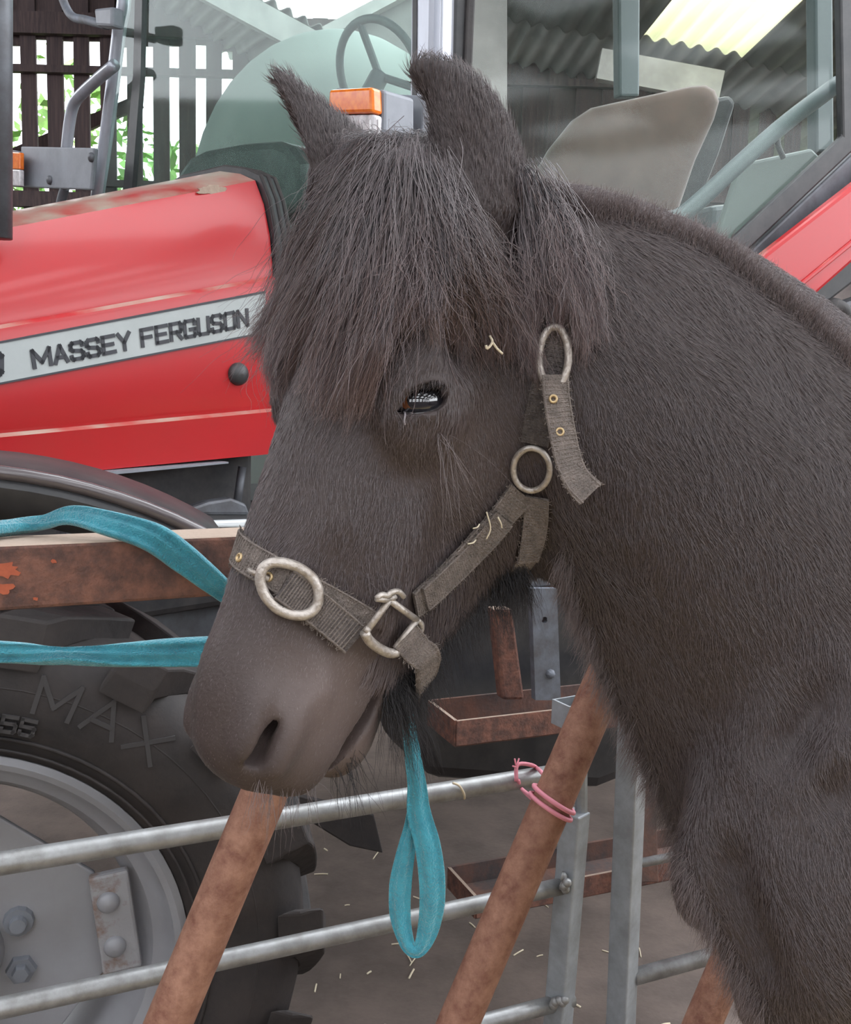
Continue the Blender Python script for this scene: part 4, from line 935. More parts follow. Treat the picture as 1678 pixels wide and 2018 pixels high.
# strand from the chin, behind the muzzle, to the left out of view, back over the rail and in again
s1 = [chin + V(0, .03, -.01), at(640, 1310, 1.00), at(520, 1290, 1.03), at(425, 1285, 1.03), at(330, 1287, 1.03), at(235, 1291, 1.03), at(130, 1293, 1.02), at(50, 1288, 1.02), at(-60, 1278, 1.02), at(-220, 1240, 1.04)]
rope_strip(rp, s1, [.014, .020, .024, .026, .024, .020, .013, .018, .020, .018], [V(0, -1, .3), V(0, -1, .3), V(0, -1, .1), V(0, -1, .1), V(0, -1, .1), V(0, -1, .3), V(0, -.8, .7), V(0, -1, .2), V(0, -1, 0), V(0, -1, 0)], 70)
back = RT + .004
s2 = [at(-220, 1240, 1.04), rl(-160, 1180, .016), rl(-110, 1120, .014), V(*(rl(-60, 1090)[:2]), RT + .01) - BPN * .02, V(*(rl(40, 1065)[:2]), RT + .012) - BPN * .06, V(*(rl(98, 1054)[:2]), RT + .016) - BPN * .055,
      V(*(rl(150, 1030)[:2]), RT + .026) - BPN * .035, V(*(rl(215, 1030)[:2]), RT + .020) - BPN * .005, rl(300, 1058, .012), rl(360, 1100, .014), rl(410, 1140, .014), rl(450, 1172, .010), rl(520, 1225, .008), at(650, 1300, 1.04), chin + V(.01, .03, -.02)]
up = [V(0, -1, .0), V(0, -1, 0), V(0, -1, .4), V(0, -.5, 1), V(0, -.3, 1), V(0, -.8, .9), V(0, -1, .7), V(0, -1, .7), V(0, -1, .5), V(0, -1, .2), V(0, -1, .1), V(0, -1, .1), V(0, -1, 0), V(0, -1, 0), V(0, -1, 0)]
rope_strip(rp, s2, [.018, .018, .018, .018, .016, .013, .020, .026, .029, .029, .026, .022, .02, .018, .014], up, 110)
# hanging tail, doubled back into a loop
hd_ = cd + .01
tail = [chin + V(0, .0, -.0), at(798, 1378, hd_), at(806, 1430, hd_), at(814, 1490, hd_), at(822, 1545, hd_), at(826, 1600, hd_), at(842, 1660, hd_ - .004), at(851, 1720, hd_ - .005), at(852, 1780, hd_ - .004), at(844, 1830, hd_), at(830, 1866, hd_), at(814, 1872, hd_), at(800, 1850, hd_ + .004), at(789, 1800, hd_ + .006), at(790, 1740, hd_ + .006), at(800, 1680, hd_ + .006), at(812, 1620, hd_ + .008), at(818, 1560, hd_ + .012), at(814, 1500, hd_ + .012)]
rope_strip(rp, tail, [.008, .009, .011, .013, .015, .019, .0205, .021, .020, .017, .012, .011, .013, .017, .018, .015, .011, .009, .006], [-CF] * 19, 130, .009, 2)
rope = rp.build('lead_rope', 'rope', smooth=True); tag(rope, 'teal soft lead rope looped over the rusty rail with a hanging looped end', 'rope')

# ================================================================== HALTER (worn grey-brown webbing)
STRAPS = []
halter = thing('halter', "worn grey-brown webbing halter on the pony's head", 'halter', Hd(.34, -.05, 0))
def spath(pts, n=26, out=.0015):
    """straight-ish strap path over the skin through pixel points; falls back to the nearest skin"""
    P = []; N = []
    for q in pts:
        if len(q) == 2:
            h = surf(*q, out)
            if h is None: h = skin(at(*q, .9), out)
        else: h = skin(np.asarray(q), out)
        P.append(h[0]); N.append(h[1])
    P = smooth_path(P, n); Q = []; M_ = []
    for p in P:
        q, nn = skin(p); d = np.dot(p - q, nn); Q.append(q + nn * max(d, out)); M_.append(nn)
    Q = np.array(Q); M_ = np.array(M_)
    for _ in range(4):
        M_[1:-1] = M_[1:-1] * .5 + (M_[:-2] + M_[2:]) * .25; Q[1:-1] = Q[1:-1] * .6 + (Q[:-2] + Q[2:]) * .2
    return Q, [nrm(x) for x in M_]
def strap(name, pts, w, n=26, out=.0025, th=.0028, m='webbing', parent=halter, lift=0, wave=0, label=None):
    P, N = spath(pts, n, out); STRAPS.append(P); b = MB(); b.strap(P, N, w, th, lift, wave); o = b.build(name, m, parent)
    if label: o['label'] = label
    return o, P, N
def ribs(name, P, N, w, th, parent, m='webbing', step=2, lift=.0):
    """woven cross ridges and stitched edges on a strap"""
    b = MB(); t = np.gradient(P, axis=0)
    D = smooth_path(P, len(P) * 3); ND = smooth_path(N, len(P) * 3); TD = np.gradient(D, axis=0)
    for i in range(2, len(D) - 2, step):
        nn = nrm(ND[i]); sd = np.cross(nrm(TD[i]), nn); c = D[i] + nn * (th * 1.12 + lift)
        b.tube([c - sd * w * .47, c, c + sd * w * .47], .0007, 4)
    for s in (-1, 1):
        b.tube([D[i] + np.cross(nrm(TD[i]), nrm(ND[i])) * s * w * .47 + nrm(ND[i]) * (th + lift) for i in range(len(D))], .0012, 5)
    # frayed threads on the edges
    for i in range(1, len(D) - 1):
        for s in (-1, 1):
            if random.random() < .55:
                e = D[i] + np.cross(nrm(TD[i]), nrm(ND[i])) * s * w * .5 + nrm(ND[i]) * (th * .6 + lift); q = e + (np.cross(nrm(TD[i]), nrm(ND[i])) * s * random.uniform(.0015, .004) + nrm(TD[i]) * random.uniform(-.003, .003) + nrm(ND[i]) * random.uniform(0, .002))
                b.tube([e, q], .0004, 3)
    b.build(name, m, parent)
WB = .0275
# noseband: across the nose from the far side, to the square ring
far_n = [Hd(.352, -.045, -.056), Hd(.338, -.012, -.046)]
nb, P, N = strap('noseband', far_n + [(484, 1094), (535, 1126), (600, 1162), (660, 1192), (722, 1226)], WB * .96, 40); ribs('weave', P, N, WB * .96, .0028, nb)
nb['label'] = 'buckled webbing noseband'
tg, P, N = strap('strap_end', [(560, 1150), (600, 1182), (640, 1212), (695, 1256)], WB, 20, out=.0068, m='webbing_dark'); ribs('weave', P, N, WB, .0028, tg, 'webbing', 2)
# far cheek and chin straps (mirrored)
def mir(px, py): h = surf(px, py)[0]; q = (h - HO) / HS; return Hd(q @ Hu, q @ Hn, -(q @ Hl))
strap('cheek_strap', [mir(775, 1228), mir(850, 1160), mir(940, 1060), mir(1040, 950)], WB, 24); strap('noseband_side', [Hd(.338, -.012, -.046), Hd(.352, -.045, -.056), mir(735, 1220)], WB, 14)
# chin strap: from the square ring under the jaw
c0, cn = surf(775, 1228); pl = (c0 + cn * .006, nrm(cn * .55 - CF * .45))
cpts = [hit(797, 1252, *pl), hit(818, 1278, *pl), hit(842, 1305, *pl), Hd(.412, -.192, .030), Hd(.410, -.200, -.015), mir(815, 1272), mir(800, 1250)]
P = smooth_path(cpts, 34); N = smooth_path([pl[1], pl[1], pl[1], nrm(pl[1] - Hn), -Hn, -Hl, -Hl], 34); STRAPS.append(P[:14])
b = MB(); b.strap(P, N, WB * .98, .003); cs = b.build('chin_strap', 'webbing', halter); ribs('weave', P, N, WB * .98, .003, cs)
ck, P, N = strap('cheek_strap', [(812, 1190), (870, 1138), (950, 1055), (1028, 968)], WB, 34); ribs('weave', P, N, WB, .0028, ck)
ck2, P, N = strap('strap_end', [(826, 1176), (870, 1136), (920, 1088), (985, 1016)], WB * .92, 24, out=.0062); ribs('weave', P, N, WB * .92, .0028, ck2)
# crown piece from the ring up behind the ear, throat strap, loose end
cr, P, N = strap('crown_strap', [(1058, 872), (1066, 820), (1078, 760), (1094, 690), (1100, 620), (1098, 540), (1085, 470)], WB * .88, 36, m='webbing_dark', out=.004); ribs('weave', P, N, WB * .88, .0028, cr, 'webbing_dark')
th_, P, N = strap('throat_strap', [(1062, 975), (1058, 1015), (1048, 1060), (1035, 1100)], WB * .8, 16, out=.004); ribs('weave', P, N, WB * .8, .0028, th_)
strap('throat_strap', [(1035, 1100), Hd(.29, -.262, .0), mir(1040, 1080), mir(1048, 940)], WB * .8, 18)
p, n = surf(1092, 760); tip = []; nn = []
for q, o in (((1092, 740), .010), ((1096, 790), .012), ((1106, 850), .014), ((1118, 905), .017), ((1136, 945), .022), ((1164, 975), .030)):
    h = surf(*q, o) or surf(1130, 900, o); tip.append(at(*q, (h[0] - CAM) @ CF)); nn.append(-CF)
d0 = min((q - CAM) @ CF for q in tip); tip = [at(*proj(q), d0 - .004 - .002 * i) for i, q in enumerate(tip)]
P = smooth_path(tip, 22); b = MB(); b.strap(P, [nrm(-CF + .25 * CR)] * 22, WB * np.interp(np.arange(22), [0, 14, 21], [.80, .84, .98]), .003); STRAPS.append(P); le = b.build('loose_strap_end', 'webbing', halter); ribs('weave', P, [nrm(-CF + .25 * CR)] * 22, WB * .86, .003, le)
# metal: buckles, ring, square
def ring_on(pts_px, c, r, name, parent=halter, out=.006, mtl='halter_steel', n=40, closed=True, depth=None):
    P = [surf(*q) for q in pts_px]; cd_ = surf(*c)
    base, nn = cd_; Q = []
    for q in pts_px: Q.append(hit(q[0], q[1], base + nn * out, nrm(nn * .8 - CF * .2)))
    Q = np.array(Q + Q[:3]) if closed else np.array(Q)
    S = smooth_path(Q, n + (8 if closed else 0))
    if closed:
        m_ = len(pts_px); S = np.array([smooth_closed(np.array(Q[:m_]), t) for t in np.linspace(0, m_, n, endpoint=False)])
    return MB().tube(S, r, 12, closed=closed).build(name, mtl, parent, smooth=True)
def smooth_closed(p, t):
    m_ = len(p); i = int(t); t -= i; a, b_, c_, d = p[(i - 1) % m_], p[i % m_], p[(i + 1) % m_], p[(i + 2) % m_]
    return .5 * ((2 * b_) + (c_ - a) * t + (2 * a - 5 * b_ + 4 * c_ - d) * t * t + (3 * b_ - a - 3 * c_ + d) * t ** 3)
bk1 = ring_on([(513, 1140), (522, 1116), (548, 1108), (585, 1117), (615, 1138), (628, 1165), (624, 1195), (604, 1211), (575, 1211), (545, 1198), (522, 1172)], (570, 1160), .0044, 'noseband_buckle', out=.0075)
bk1['label'] = 'oval steel buckle on the noseband'
a, b_ = surf(508, 1130), surf(535, 1143); MB().tube([a[0] + a[1] * .012, (a[0] + b_[0]) / 2 + a[1] * .014, b_[0] + b_[1] * .007], .0024, 8).build('buckle_tongue', 'halter_steel', bk1, smooth=True)
def eyelet(px, py, parent, r=.0042, out=.0062, nv=None, base=None):
    h = surf(px, py) if base is None else (base, nv)
    MB().lathe(h[0] + h[1] * out, h[1], [(r * .45, -.002), (r * .5, .0006), (r * .8, .0012), (r, .0003), (r * 1.02, -.001)], 16).build('eyelet', 'brass', parent, smooth=True)
eyelet(483, 1103, nb); eyelet(534, 1139, nb); eyelet(587, 1171, nb, .0046)
bk2 = ring_on([(1063, 700), (1070, 668), (1085, 647), (1103, 647), (1117, 672), (1121, 705), (1116, 735), (1104, 758), (1090, 766), (1074, 752), (1065, 728)], (1094, 705), .0034, 'crown_buckle', out=.012)
rg = ring_on([(1048 + 36 * math.cos(a), 925 + 42 * math.sin(a)) for a in np.linspace(0, 2 * math.pi, 12, endpoint=False)], (1048, 925), .0029, 'cheek_ring', out=.007); rg['label'] = 'round steel ring joining the cheek straps'
sq = thing_sq = None
b = MB(); c0, cn = surf(775, 1228); pl = (c0 + cn * .008, nrm(cn * .7 - CF * .3))
def hp(x, y): return hit(x, y, *pl)
cor = [(727, 1238), (768, 1183), (822, 1222), (779, 1278)]
b.tube(smooth_path([hp(*q) for q in ((742, 1180), (752, 1172), (764, 1174), (772, 1167), (786, 1166), (796, 1176))], 14), .0026, 8)
b.tube([hp(*cor[0]), hp(*cor[1])], .0030, 10); b.tube([hp(*cor[1]), hp(*cor[2])], .0030, 10); b.tube([hp(*cor[2]), hp(*cor[3])], .0030, 10)
b.tube(smooth_path([hp(719, 1246), hp(728, 1262), hp(748, 1278), hp(768, 1287), hp(782, 1286)], 14), .0044, 10)
b.tube(smooth_path([hp(*cor[2]), hp(830, 1230), hp(830, 1244), hp(822, 1248)], 10), .0028, 8); b.tube([hp(*cor[0]), hp(719, 1246)], .0032, 8); b.tube([hp(742, 1180), hp(768, 1183)], .0026, 8); b.tube([hp(768, 1183), hp(779, 1174)], .003, 8)
sq = b.build('square_ring', 'halter_steel', halter, smooth=True); sq['label'] = 'square steel fitting joining noseband and cheek strap'
for q in ((1091, 786), (1104, 851)): eyelet(*q, le, .0040, .0, nv=-CF, base=at(*q, d0 - .012))
# bits of straw caught on the halter and forelock
for pts in (((918, 1030), (932, 1022)), ((946, 1000), (955, 1030), (948, 1050)), ((968, 1010), (976, 1030)), ((905, 1062), (925, 1052))):
    wisp([surf(*q, .012)[0] for q in pts] if len(pts) > 2 else [surf(*pts[0], .012)[0], (surf(*pts[0], .014)[0] + surf(*pts[1], .014)[0]) / 2, surf(*pts[1], .012)[0]], .0007, 'thin straw thread caught on the cheek strap', 'straw threads on the cheek strap')
wisp([surf(922, 660, .03)[0], surf(926, 682, .032)[0], surf(912, 700, .03)[0], surf(908, 694, .03)[0]], .0011, 'short crooked straw wisp in the forelock above the eye')
wisp([surf(926, 682, .032)[0], surf(938, 702, .033)[0], surf(953, 708, .032)[0]], .0011, 'curved straw wisp in the forelock above the eye')
# ================================================================== PONY'S EYES, HAIR
from mathutils.kdtree import KDTree
mat('eye', (.010, .010, .014), .04, spec=.8, coat=1.0)
mat('iris', (.16, .055, .022), .15, spec=.6)
mat('eye_rim', (.34, .31, .33), .25)
mat('lid_skin', (.05, .042, .042), .08, spec=.8, coat=.6)
for s in (1, -1):
    E0, ed, ex, ey = EYE[s]; m = MB(); rings = []
    for t in np.linspace(-math.pi / 2 + .02, math.pi / 2 - .02, 25):
        rings.append([E0 + ed * .001 + .0200 * (math.sin(t) * ed * 1.0 + math.cos(t) * (math.cos(a) * ex * 1.22 + math.sin(a) * ey)) for a in np.linspace(0, 2 * math.pi, 36, endpoint=False)])
    eye = m.loft(rings).build('eyeball', 'eye', pony, smooth=True)
    m = MB(); rg_ = []
    for rad in (.58, .72, .90):
        ring = []
        for a in np.linspace(-.9, .9, 16):
            v = ex * math.cos(a) * rad + ey * math.sin(a) * rad * .9; c_ = math.sqrt(max(0, 1 - rad * rad)); ring.append(E0 + ed * .001 + .0202 * (ex * math.cos(a) * rad * 1.22 + ey * math.sin(a) * rad * .9 + ed * c_))
        rg_.append(ring)
    m.loft(rg_, closed=False).build('iris', 'iris', eye, smooth=True)
    if s == 1:
        pr = []
        for x, y in ((.021, -.0075), (.014, -.0095), (.006, -.0108), (-.003, -.0105), (-.010, -.0088), (-.016, -.005)):
            z = .020 * math.sqrt(max(0, 1 - (x / .0244) ** 2 - (y / .020) ** 2)); pr.append(E0 + ed * (.0015 + z) + ex * x + ey * y)
        MB().tube(smooth_path(pr, 24), .0010, 8).build('lower_lid_rim', 'lid_skin', pony, smooth=True)
        tr = [surf(*q, .0012)[0] for q in ((800, 808), (796, 813), (799, 820), (797, 828), (798, 836))]
        MB().tube(smooth_path(tr, 12), [.0012] * 5 + [.0009] * 7, 8).build('tear', 'eye_rim', pony, smooth=True)

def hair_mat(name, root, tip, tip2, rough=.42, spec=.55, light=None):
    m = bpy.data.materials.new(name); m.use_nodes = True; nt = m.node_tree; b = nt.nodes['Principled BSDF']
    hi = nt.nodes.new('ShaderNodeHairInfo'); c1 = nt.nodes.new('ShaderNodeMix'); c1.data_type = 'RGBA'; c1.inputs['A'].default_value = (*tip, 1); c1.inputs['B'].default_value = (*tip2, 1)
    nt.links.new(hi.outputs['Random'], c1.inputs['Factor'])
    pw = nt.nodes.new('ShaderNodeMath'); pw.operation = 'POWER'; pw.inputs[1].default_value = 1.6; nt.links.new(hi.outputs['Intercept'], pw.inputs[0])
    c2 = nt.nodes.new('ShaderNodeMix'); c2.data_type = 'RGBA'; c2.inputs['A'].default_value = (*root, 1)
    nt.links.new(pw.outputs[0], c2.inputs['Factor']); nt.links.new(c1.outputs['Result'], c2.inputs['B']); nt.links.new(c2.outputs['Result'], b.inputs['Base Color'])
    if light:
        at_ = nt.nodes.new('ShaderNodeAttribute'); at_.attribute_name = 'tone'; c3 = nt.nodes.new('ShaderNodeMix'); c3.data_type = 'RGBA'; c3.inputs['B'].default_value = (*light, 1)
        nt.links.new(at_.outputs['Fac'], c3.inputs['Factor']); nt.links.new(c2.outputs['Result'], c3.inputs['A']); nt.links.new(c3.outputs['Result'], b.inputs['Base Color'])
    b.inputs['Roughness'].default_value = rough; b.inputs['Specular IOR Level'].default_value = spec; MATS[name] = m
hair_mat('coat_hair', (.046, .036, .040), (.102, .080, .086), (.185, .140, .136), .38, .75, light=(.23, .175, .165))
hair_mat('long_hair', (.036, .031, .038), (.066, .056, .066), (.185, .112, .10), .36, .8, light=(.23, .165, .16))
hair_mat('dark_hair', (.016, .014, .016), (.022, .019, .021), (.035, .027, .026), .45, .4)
def hair(name, P, r0, r1, material, label=None, tone=None):
    """P: strands (n, k, 3) in world space"""
    n, k = P.shape[:2]; hc = bpy.data.hair_curves.new(name); hc.add_curves([k] * n)
    hc.points.foreach_set('position', (P - PONY_LOC).astype(np.float32).ravel())
    rad = np.broadcast_to(np.asarray(r0, float).reshape(-1, 1) * (1 - np.linspace(0, 1, k) ** 1.5) + r1, (n, k)); hc.points.foreach_set('radius', np.ascontiguousarray(rad, np.float32).ravel())
    if tone is not None: hc.attributes.new('tone', 'FLOAT', 'CURVE').data.foreach_set('value', np.asarray(tone, np.float32))
    hc.materials.append(MATS[material]); o = bpy.data.objects.new(name, hc); COL.objects.link(o); o.parent = pony; o['kind'] = 'stuff'
    if label: o['label'] = label
    return o
# ---- short coat
vn = np.empty(len(Vt) * 3, np.float32); me.vertices.foreach_get('normal', vn); vn = vn.reshape(-1, 3)
q = Vt[Fq]; fn = np.cross(q[:, 2] - q[:, 0], q[:, 3] - q[:, 1]); area = np.linalg.norm(fn, axis=1) / 2; fnn = fn / (2 * area[:, None] + 1e-12); ctr = q.mean(1)
view = ctr - CAM; view /= np.linalg.norm(view, axis=1)[:, None]
facing = -(fnn * view).sum(1)
if np.mean(np.einsum('ij,ij->i', vn[Fq[:, 0]], fnn)) < 0: facing = -facing
wgt = area * (facing > -.35) * np.clip((1.15 - ctr[:, 0]) * 3, 0, 1) * (ctr[:, 2] > .85)
hc_ = (ctr - HO) @ np.stack([Hu, Hn, Hl], 1) / HS
NC = 270000
pick = RNG.choice(len(Fq), NC, p=wgt / wgt.sum()); uv = RNG.random((NC, 2)); a_, b2 = uv[:, :1], uv[:, 1:]
qq = q[pick]; pos = qq[:, 0] * (1 - a_) * (1 - b2) + qq[:, 1] * a_ * (1 - b2) + qq[:, 2] * a_ * b2 + qq[:, 3] * (1 - a_) * b2
nq = vn[Fq[pick]]; nor = nq[:, 0] * (1 - a_) * (1 - b2) + nq[:, 1] * a_ * (1 - b2) + nq[:, 2] * a_ * b2 + nq[:, 3] * (1 - a_) * b2
nor /= np.linalg.norm(nor, axis=1)[:, None]
H3 = (pos - HO) @ np.stack([Hu, Hn, Hl], 1) / HS; ha, hb, hcc = H3.T
on_head = np.clip((.05 - (hb + .27 + .0 * ha)) * -1 / .06, 0, 1) * (np.abs(hcc) < .14) * (ha > -.03)
on_head = ((hb > -.30 + .35 * np.clip(.2 - ha, 0, .2)) & (np.abs(hcc) < .13) & (ha > -.02)).astype(float)
flow_h = .9 * Hu[None] + (-1.0 * np.clip(-hb / .15, 0, 1.2) * np.clip((.40 - ha) / .15, 0, 1))[:, None] * Hn[None]
flow_n = np.broadcast_to(nrm(V(.55, .05, -.85)), pos.shape) + np.stack([.25 * np.sin(pos[:, 2] * 7 + pos[:, 0] * 5), 0 * pos[:, 0], 0 * pos[:, 0]], 1)
flow = flow_h * on_head[:, None] + flow_n * (1 - on_head[:, None])
pxy = np.stack(proj(pos), 1)
ear_m = (pxy[:, 1] < 325 + 130 * RNG.random(NC) * (pxy[:, 0] > 820)) & (pxy[:, 0] < 1035)
flow[ear_m] = V(-.25, 0, 1)
nz = np.stack([np.sin(pos[:, 0] * 61 + pos[:, 2] * 37) + np.sin(pos[:, 2] * 83 - pos[:, 1] * 47), np.sin(pos[:, 1] * 71 + 2) + np.sin(pos[:, 0] * 43 + pos[:, 2] * 29), np.sin(pos[:, 2] * 57 + pos[:, 0] * 31 + 1)], 1)
flow = flow / np.linalg.norm(flow, axis=1)[:, None] + .13 * nz + RNG.normal(size=pos.shape) * .16
flow -= nor * (flow * nor).sum(1)[:, None]; flow /= np.linalg.norm(flow, axis=1)[:, None] + 1e-9
L = np.full(NC, .011); L = np.where(on_head > .5, .0095, .0125); L = np.where((on_head > .5) & (ha > .37), .0045, L); L = np.where((on_head > .5) & (ha > .43), .0028, L); L[ear_m] = .012
jawm = (on_head > .5) & (hb < -.10 - .30 * np.clip(.40 - ha, 0, .45) - .005) & (ha > .15); L = np.where(jawm & (ha < .41), .020, L)
L *= RNG.uniform(.6, 1.25, NC)
lift = np.where(ear_m, .42, np.where(on_head > .5, .16, .20)) * RNG.uniform(.4, 1.6, NC)
keep = ~((on_head > .5) & (ha > .40) & (RNG.random(NC) < .55))
for s in (1, -1): keep &= np.linalg.norm(pos - (EYE[s][0] + EYE[s][1] * .014), axis=1) > .0165
kd = KDTree(sum(len(x) for x in STRAPS)); i = 0
for x in STRAPS:
    for p_ in x: kd.insert(Vector(p_), i); i += 1
kd.balance()
near_px = (pxy[:, 0] > 430) & (pxy[:, 0] < 1180) & (pxy[:, 1] > 450) & (pxy[:, 1] < 1360)
for i in np.nonzero(near_px & keep)[0]:
    if kd.find(Vector(pos[i]))[2] < .0125: keep[i] = False
pos, nor, flow, L, lift = pos[keep], nor[keep], flow[keep], L[keep], lift[keep]
ts = np.linspace(0, 1, 4); S = np.stack([pos + flow * (L * t)[:, None] + nor * (L * lift * (t * 1.5 - .55 * t * t) - .0004)[:, None] for t in ts], 1)
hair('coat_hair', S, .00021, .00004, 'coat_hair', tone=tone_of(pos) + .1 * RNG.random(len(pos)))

# ---- long locks from guide lines
def gp(q):
    """(px, py, out) rides above the skin; (px, py, None, d) is free at depth d"""
    if len(q) == 4: return at(q[0], q[1], q[3])
    h = surf(q[0], q[1]); return h[0] + h[1] * q[2] * .6 - nrm(rdir(q[0], q[1])) * q[2] * .5
def locks(guides, per, spread0, spread1, k=14, wav=.003, frizz=.0012):
    out = []
    for g in guides:
        G = smooth_path([gp(q_) if not isinstance(q_, np.ndarray) else q_ for q_ in g], k); n = per; tt = np.linspace(0, 1, k)[None, :, None]
        r0 = RNG.normal(size=(n, 1, 3)) * spread0; r1 = RNG.normal(size=(n, 1, 3)) * spread1
        ph = RNG.uniform(0, 6.28, (n, 1, 3)) * .35 + RNG.uniform(0, 6.28, (1, 1, 3)); ln = RNG.uniform(.60, 1.06, (n, 1, 1))
        tl_ = tt * ln; idx = np.clip(tl_[..., 0] * (k - 1), 0, k - 1.001); i0 = idx.astype(int); f_ = (idx - i0)[..., None]
        base = G[i0] * (1 - f_) + G[np.minimum(i0 + 1, k - 1)] * f_
        w = wav * tt * np.sin(9 * tt + ph) + RNG.normal(size=(n, k, 3)) * frizz * tt
        env = np.sin(np.clip(tt, 0, 1) * math.pi) * .35 + 1
        out.append(base + r0 * (1 - tt) * env + r1 * tt * (1 + .5 * tt) + w)
    return np.vstack(out)
FG = []
def fl(root, mids, tip): FG.append([root] + list(mids) + [tip])
left = [((760, 318, .004), (690, 400, .016), (612, 520, .020), (538, 640, None, .93), (488, 700, None, .93)), ((770, 320, .004), (700, 410, .018), (630, 520, .022), (570, 660, None, .91), (535, 745, None, .905)),
        ((775, 325, .004), (715, 420, .020), (655, 540, .024), (600, 680, .022), (572, 770, .018)), ((785, 322, .004), (735, 420, .022), (690, 540, .026), (640, 690, .024), (615, 790, .016)),
        ((790, 325, .004), (750, 430, .022), (715, 560, .028), (672, 700, .026), (640, 815, .014)), ((800, 330, .004), (768, 440, .022), (742, 560, .028), (706, 690, .026), (668, 822, .014)),
        ((805, 330, .004), (786, 440, .022), (772, 560, .028), (742, 680, .026), (700, 800, .016)), ((812, 335, .004), (800, 450, .022), (794, 560, .026), (766, 650, .024), (722, 750, .018)),
        ((740, 322, .004), (665, 390, .010), (598, 480, .012), (545, 600, None, .945), (505, 660, None, .945)), ((725, 325, .004), (650, 400, .008), (600, 470, .010), (560, 570, None, .95), (538, 660, None, .95)),
        ((760, 330, .004), (660, 440, .014), (590, 560, .016), (545, 690, None, .92), (548, 770, None, .915))]
right = [((820, 335, .004), (822, 440, .022), (826, 540, .026), (812, 600, .022), (790, 640, .016)), ((828, 340, .004), (842, 440, .024), (856, 540, .028), (868, 610, .024), (874, 662, .016)),
         ((835, 345, .004), (862, 440, .024), (890, 540, .028), (910, 620, .024), (925, 690, .018)), ((842, 350, .004), (884, 440, .024), (926, 540, .026), (955, 620, .022), (972, 705, .016)),
         ((848, 360, .004), (906, 450, .022), (955, 545, .024), (990, 620, .020), (1012, 700, .014)), ((856, 370, .004), (925, 465, .018), (980, 555, .020), (1018, 630, .018), (1040, 705, .012)),
         ((850, 345, .004), (868, 430, .022), (880, 520, .026), (885, 600, .022), (902, 660, .016)), ((862, 395, .004), (930, 490, .014), (990, 580, .016), (1035, 660, .014), (1056, 745, .010))]
behind = [((1035, 360, .006), (1060, 420, .016), (1080, 500, .020), (1095, 580, .020), (1098, 650, .016)), ((1045, 365, .006), (1080, 440, .018), (1105, 520, .022), (1125, 600, .020), (1140, 690, .014)),
          ((1050, 370, .006), (1095, 440, .016), (1130, 520, .020), (1152, 600, .018), (1165, 690, .012)), ((1028, 365, .006), (1040, 430, .014), (1048, 510, .018), (1052, 590, .018), (1045, 670, .014)),
          ((1060, 375, .006), (1110, 440, .012), (1148, 510, .014), (1170, 590, .014), (1180, 660, .010)), ((1030, 350, .006), (1050, 400, .016), (1064, 470, .020), (1074, 550, .020), (1075, 620, .016))]
FG = []
for grp, nsub, jit in ((left, 5, 17), (right, 5, 15), (behind, 4, 11)):
    for g in grp:
        for j in range(nsub):
            dx = random.uniform(-jit, jit); dy = random.uniform(-20, 26); gg = []
            for i, q_ in enumerate(g):
                f_ = i / (len(g) - 1); x = q_[0] + dx * (.35 + .9 * f_) + random.uniform(-6, 6) * f_; y = q_[1] + dy * f_
                if len(q_) == 4: gg.append((x, y, None, q_[3] + random.uniform(-.008, .008)))
                else:
                    h = surf(x, y)
                    o_ = q_[2] * random.uniform(.75, 1.25)
                    gg.append((x, y, o_) if h is not None and (h[0] - CAM) @ CF < 1.0 else (x, y, None, .93))
            # no jumps in depth along a lock
            PP = [gp(z_) for z_ in gg]; dd = [(p_ - CAM) @ CF for p_ in PP]
            for i in range(1, len(dd)):
                dd[i] = min(max(dd[i], dd[i - 1] - .06), dd[i - 1] + .045)
            FG.append([at(z_[0], z_[1], d_) for z_, d_ in zip(gg, dd)])
S1 = locks(FG, 115, .0045, .0022, 14, .0045, .0009)
S2 = locks(FG, 16, .011, .012, 14, .006, .0016)
lt = RNG.random(len(FG)) ** 2
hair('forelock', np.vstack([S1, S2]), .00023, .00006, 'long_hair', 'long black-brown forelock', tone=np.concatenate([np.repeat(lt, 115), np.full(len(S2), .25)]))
# poll tuft between the ears
tf = []
for x in np.linspace(735, 870, 16):
    for j in range(2):
        p_ = at(x + random.uniform(-8, 8), 322 + random.uniform(-6, 10), .945); tf.append([p_, p_ + V(-.006, -.01, .012), p_ + V(-.02, -.028, .004), p_ + V(-.035, -.04, -.03)])
hair('poll_tuft', locks(tf, 70, .006, .006, 10, .003), .0002, .00005, 'long_hair')
# ---- fringe strands helper: from skin points along given direction
def fringe(px_pts, n, ln, dirv, jit, bend=(0, 0, -1), r=.00018, d_in=0.0, k=7, name='fringe', m='dark_hair', dj=.3, pj=6):
    Pp = smooth_path([V(*q_, 0) for q_ in px_pts], 400); S_ = []
    tries = 0
    while len(S_) < n and tries < n * 4:
        tries += 1
        c = Pp[RNG.integers(400)]; h = surf(c[0] + RNG.normal() * pj, c[1] + RNG.normal() * pj)
        if h is None: continue
        l_ = ln * RNG.uniform(.5, 1.25); dv = nrm(nrm(dirv) + RNG.normal(size=3) * dj + h[1] * .25); b_ = np.asarray(bend) * RNG.uniform(.5, 1.1)
        t = np.linspace(0, 1, k)[:, None]; S_.append(h[0] - h[1] * .001 + dv * l_ * t + b_ * l_ * .6 * t * t + RNG.normal(size=(k, 3)) * jit * t)
    return hair(name, np.array(S_), r, .00004, m, tone=(.15 + .5 * RNG.random(len(S_))) if m == 'coat_hair' else None)
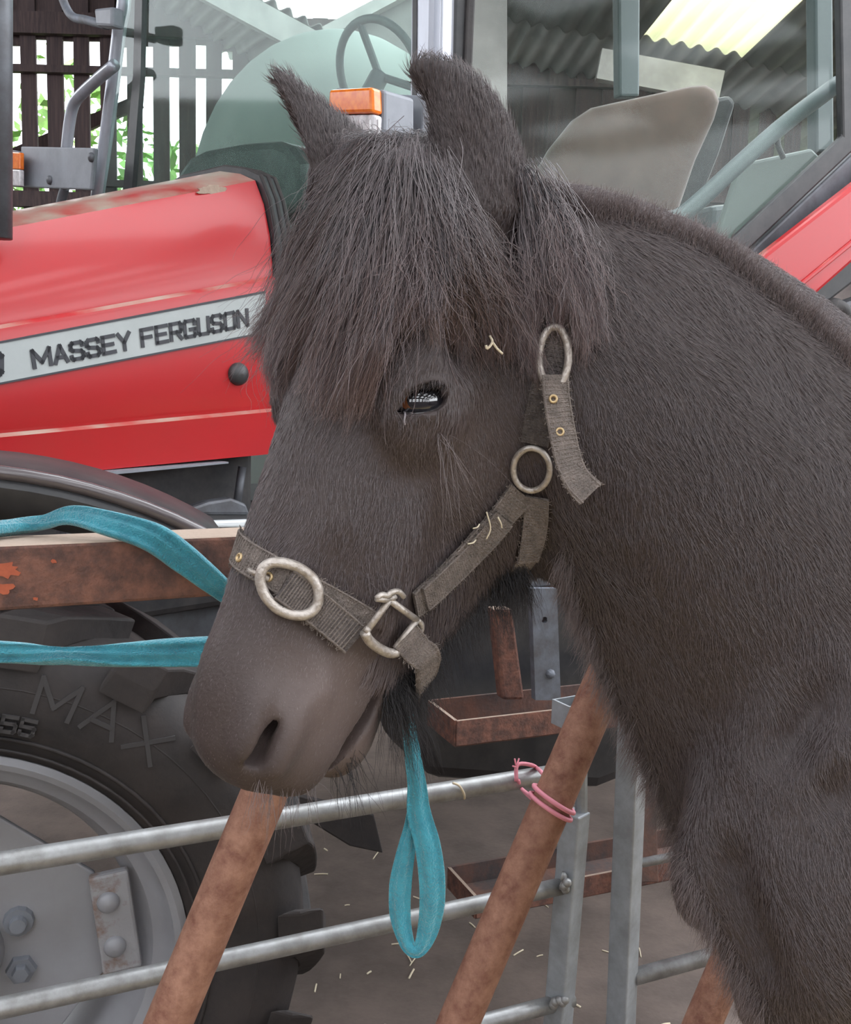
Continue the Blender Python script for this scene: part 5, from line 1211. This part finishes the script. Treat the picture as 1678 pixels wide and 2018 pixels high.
fringe([(775, 1360), (810, 1328), (860, 1285), (925, 1215), (985, 1150), (1030, 1115)], 1300, .034, V(.25, 0, -.9), .0012, name='jaw_beard', pj=9)
fringe([(760, 1375), (775, 1362), (790, 1345), (815, 1320)], 260, .055, V(.35, 0, -.9), .002, name='chin_beard', pj=9)
fringe([(700, 1500), (660, 1535), (715, 1470)], 40, .040, V(.35, -.1, -.9), .001, name='chin_whiskers', r=.00016)
fringe([(500, 1535), (540, 1560), (590, 1562), (625, 1548)], 60, .030, V(0, -.3, -.95), .001, name='lip_whiskers', m='coat_hair', r=.00014)
fringe([(1060, 392), (1150, 420), (1250, 436), (1400, 494), (1500, 566), (1600, 642), (1690, 728)], 5200, .020, V(-.1, 0, 1), .0011, bend=(.3, 0, .1), name='crest_mane', m='coat_hair', pj=7)
fringe([(1185, 1320), (1240, 1440), (1300, 1570), (1345, 1690), (1400, 1800), (1460, 1910), (1505, 1990)], 2600, .022, V(-.35, 0, -.9), .0008, name='breast_hair', m='coat_hair', pj=7)
fringe([(1110, 1090), (1140, 1190), (1185, 1310)], 900, .020, V(-.3, 0, -.9), .0008, name='throat_hair', m='coat_hair', pj=7)
# eyelashes and cheek whiskers
fringe([(812, 772), (835, 760), (860, 755), (882, 762)], 60, .014, V(-.3, -.8, -.1), .0003, name='eyelashes', r=.0002, dj=.15, pj=2, bend=(0, 0, -.4))
fringe([(850, 850), (880, 862), (905, 855)], 16, .06, V(.3, -.35, -.8), .0006, name='eye_whiskers', m='coat_hair', r=.00016)
# ---- tail at the far end
tb_ = V(2.06, 1.60, 1.42)
tg_ = [[tb_ + V(RNG.normal() * .01, RNG.normal() * .01, 0), tb_ + V(.07, .02, -.06), tb_ + V(.10 + RNG.normal() * .02, .03 + RNG.normal() * .03, -.4), tb_ + V(.07 + RNG.normal() * .03, .02 + RNG.normal() * .04, -.85 + RNG.normal() * .06)] for _ in range(40)]
hair('tail', locks(tg_, 60, .010, .012, 14, .008), .0003, .00006, 'long_hair')
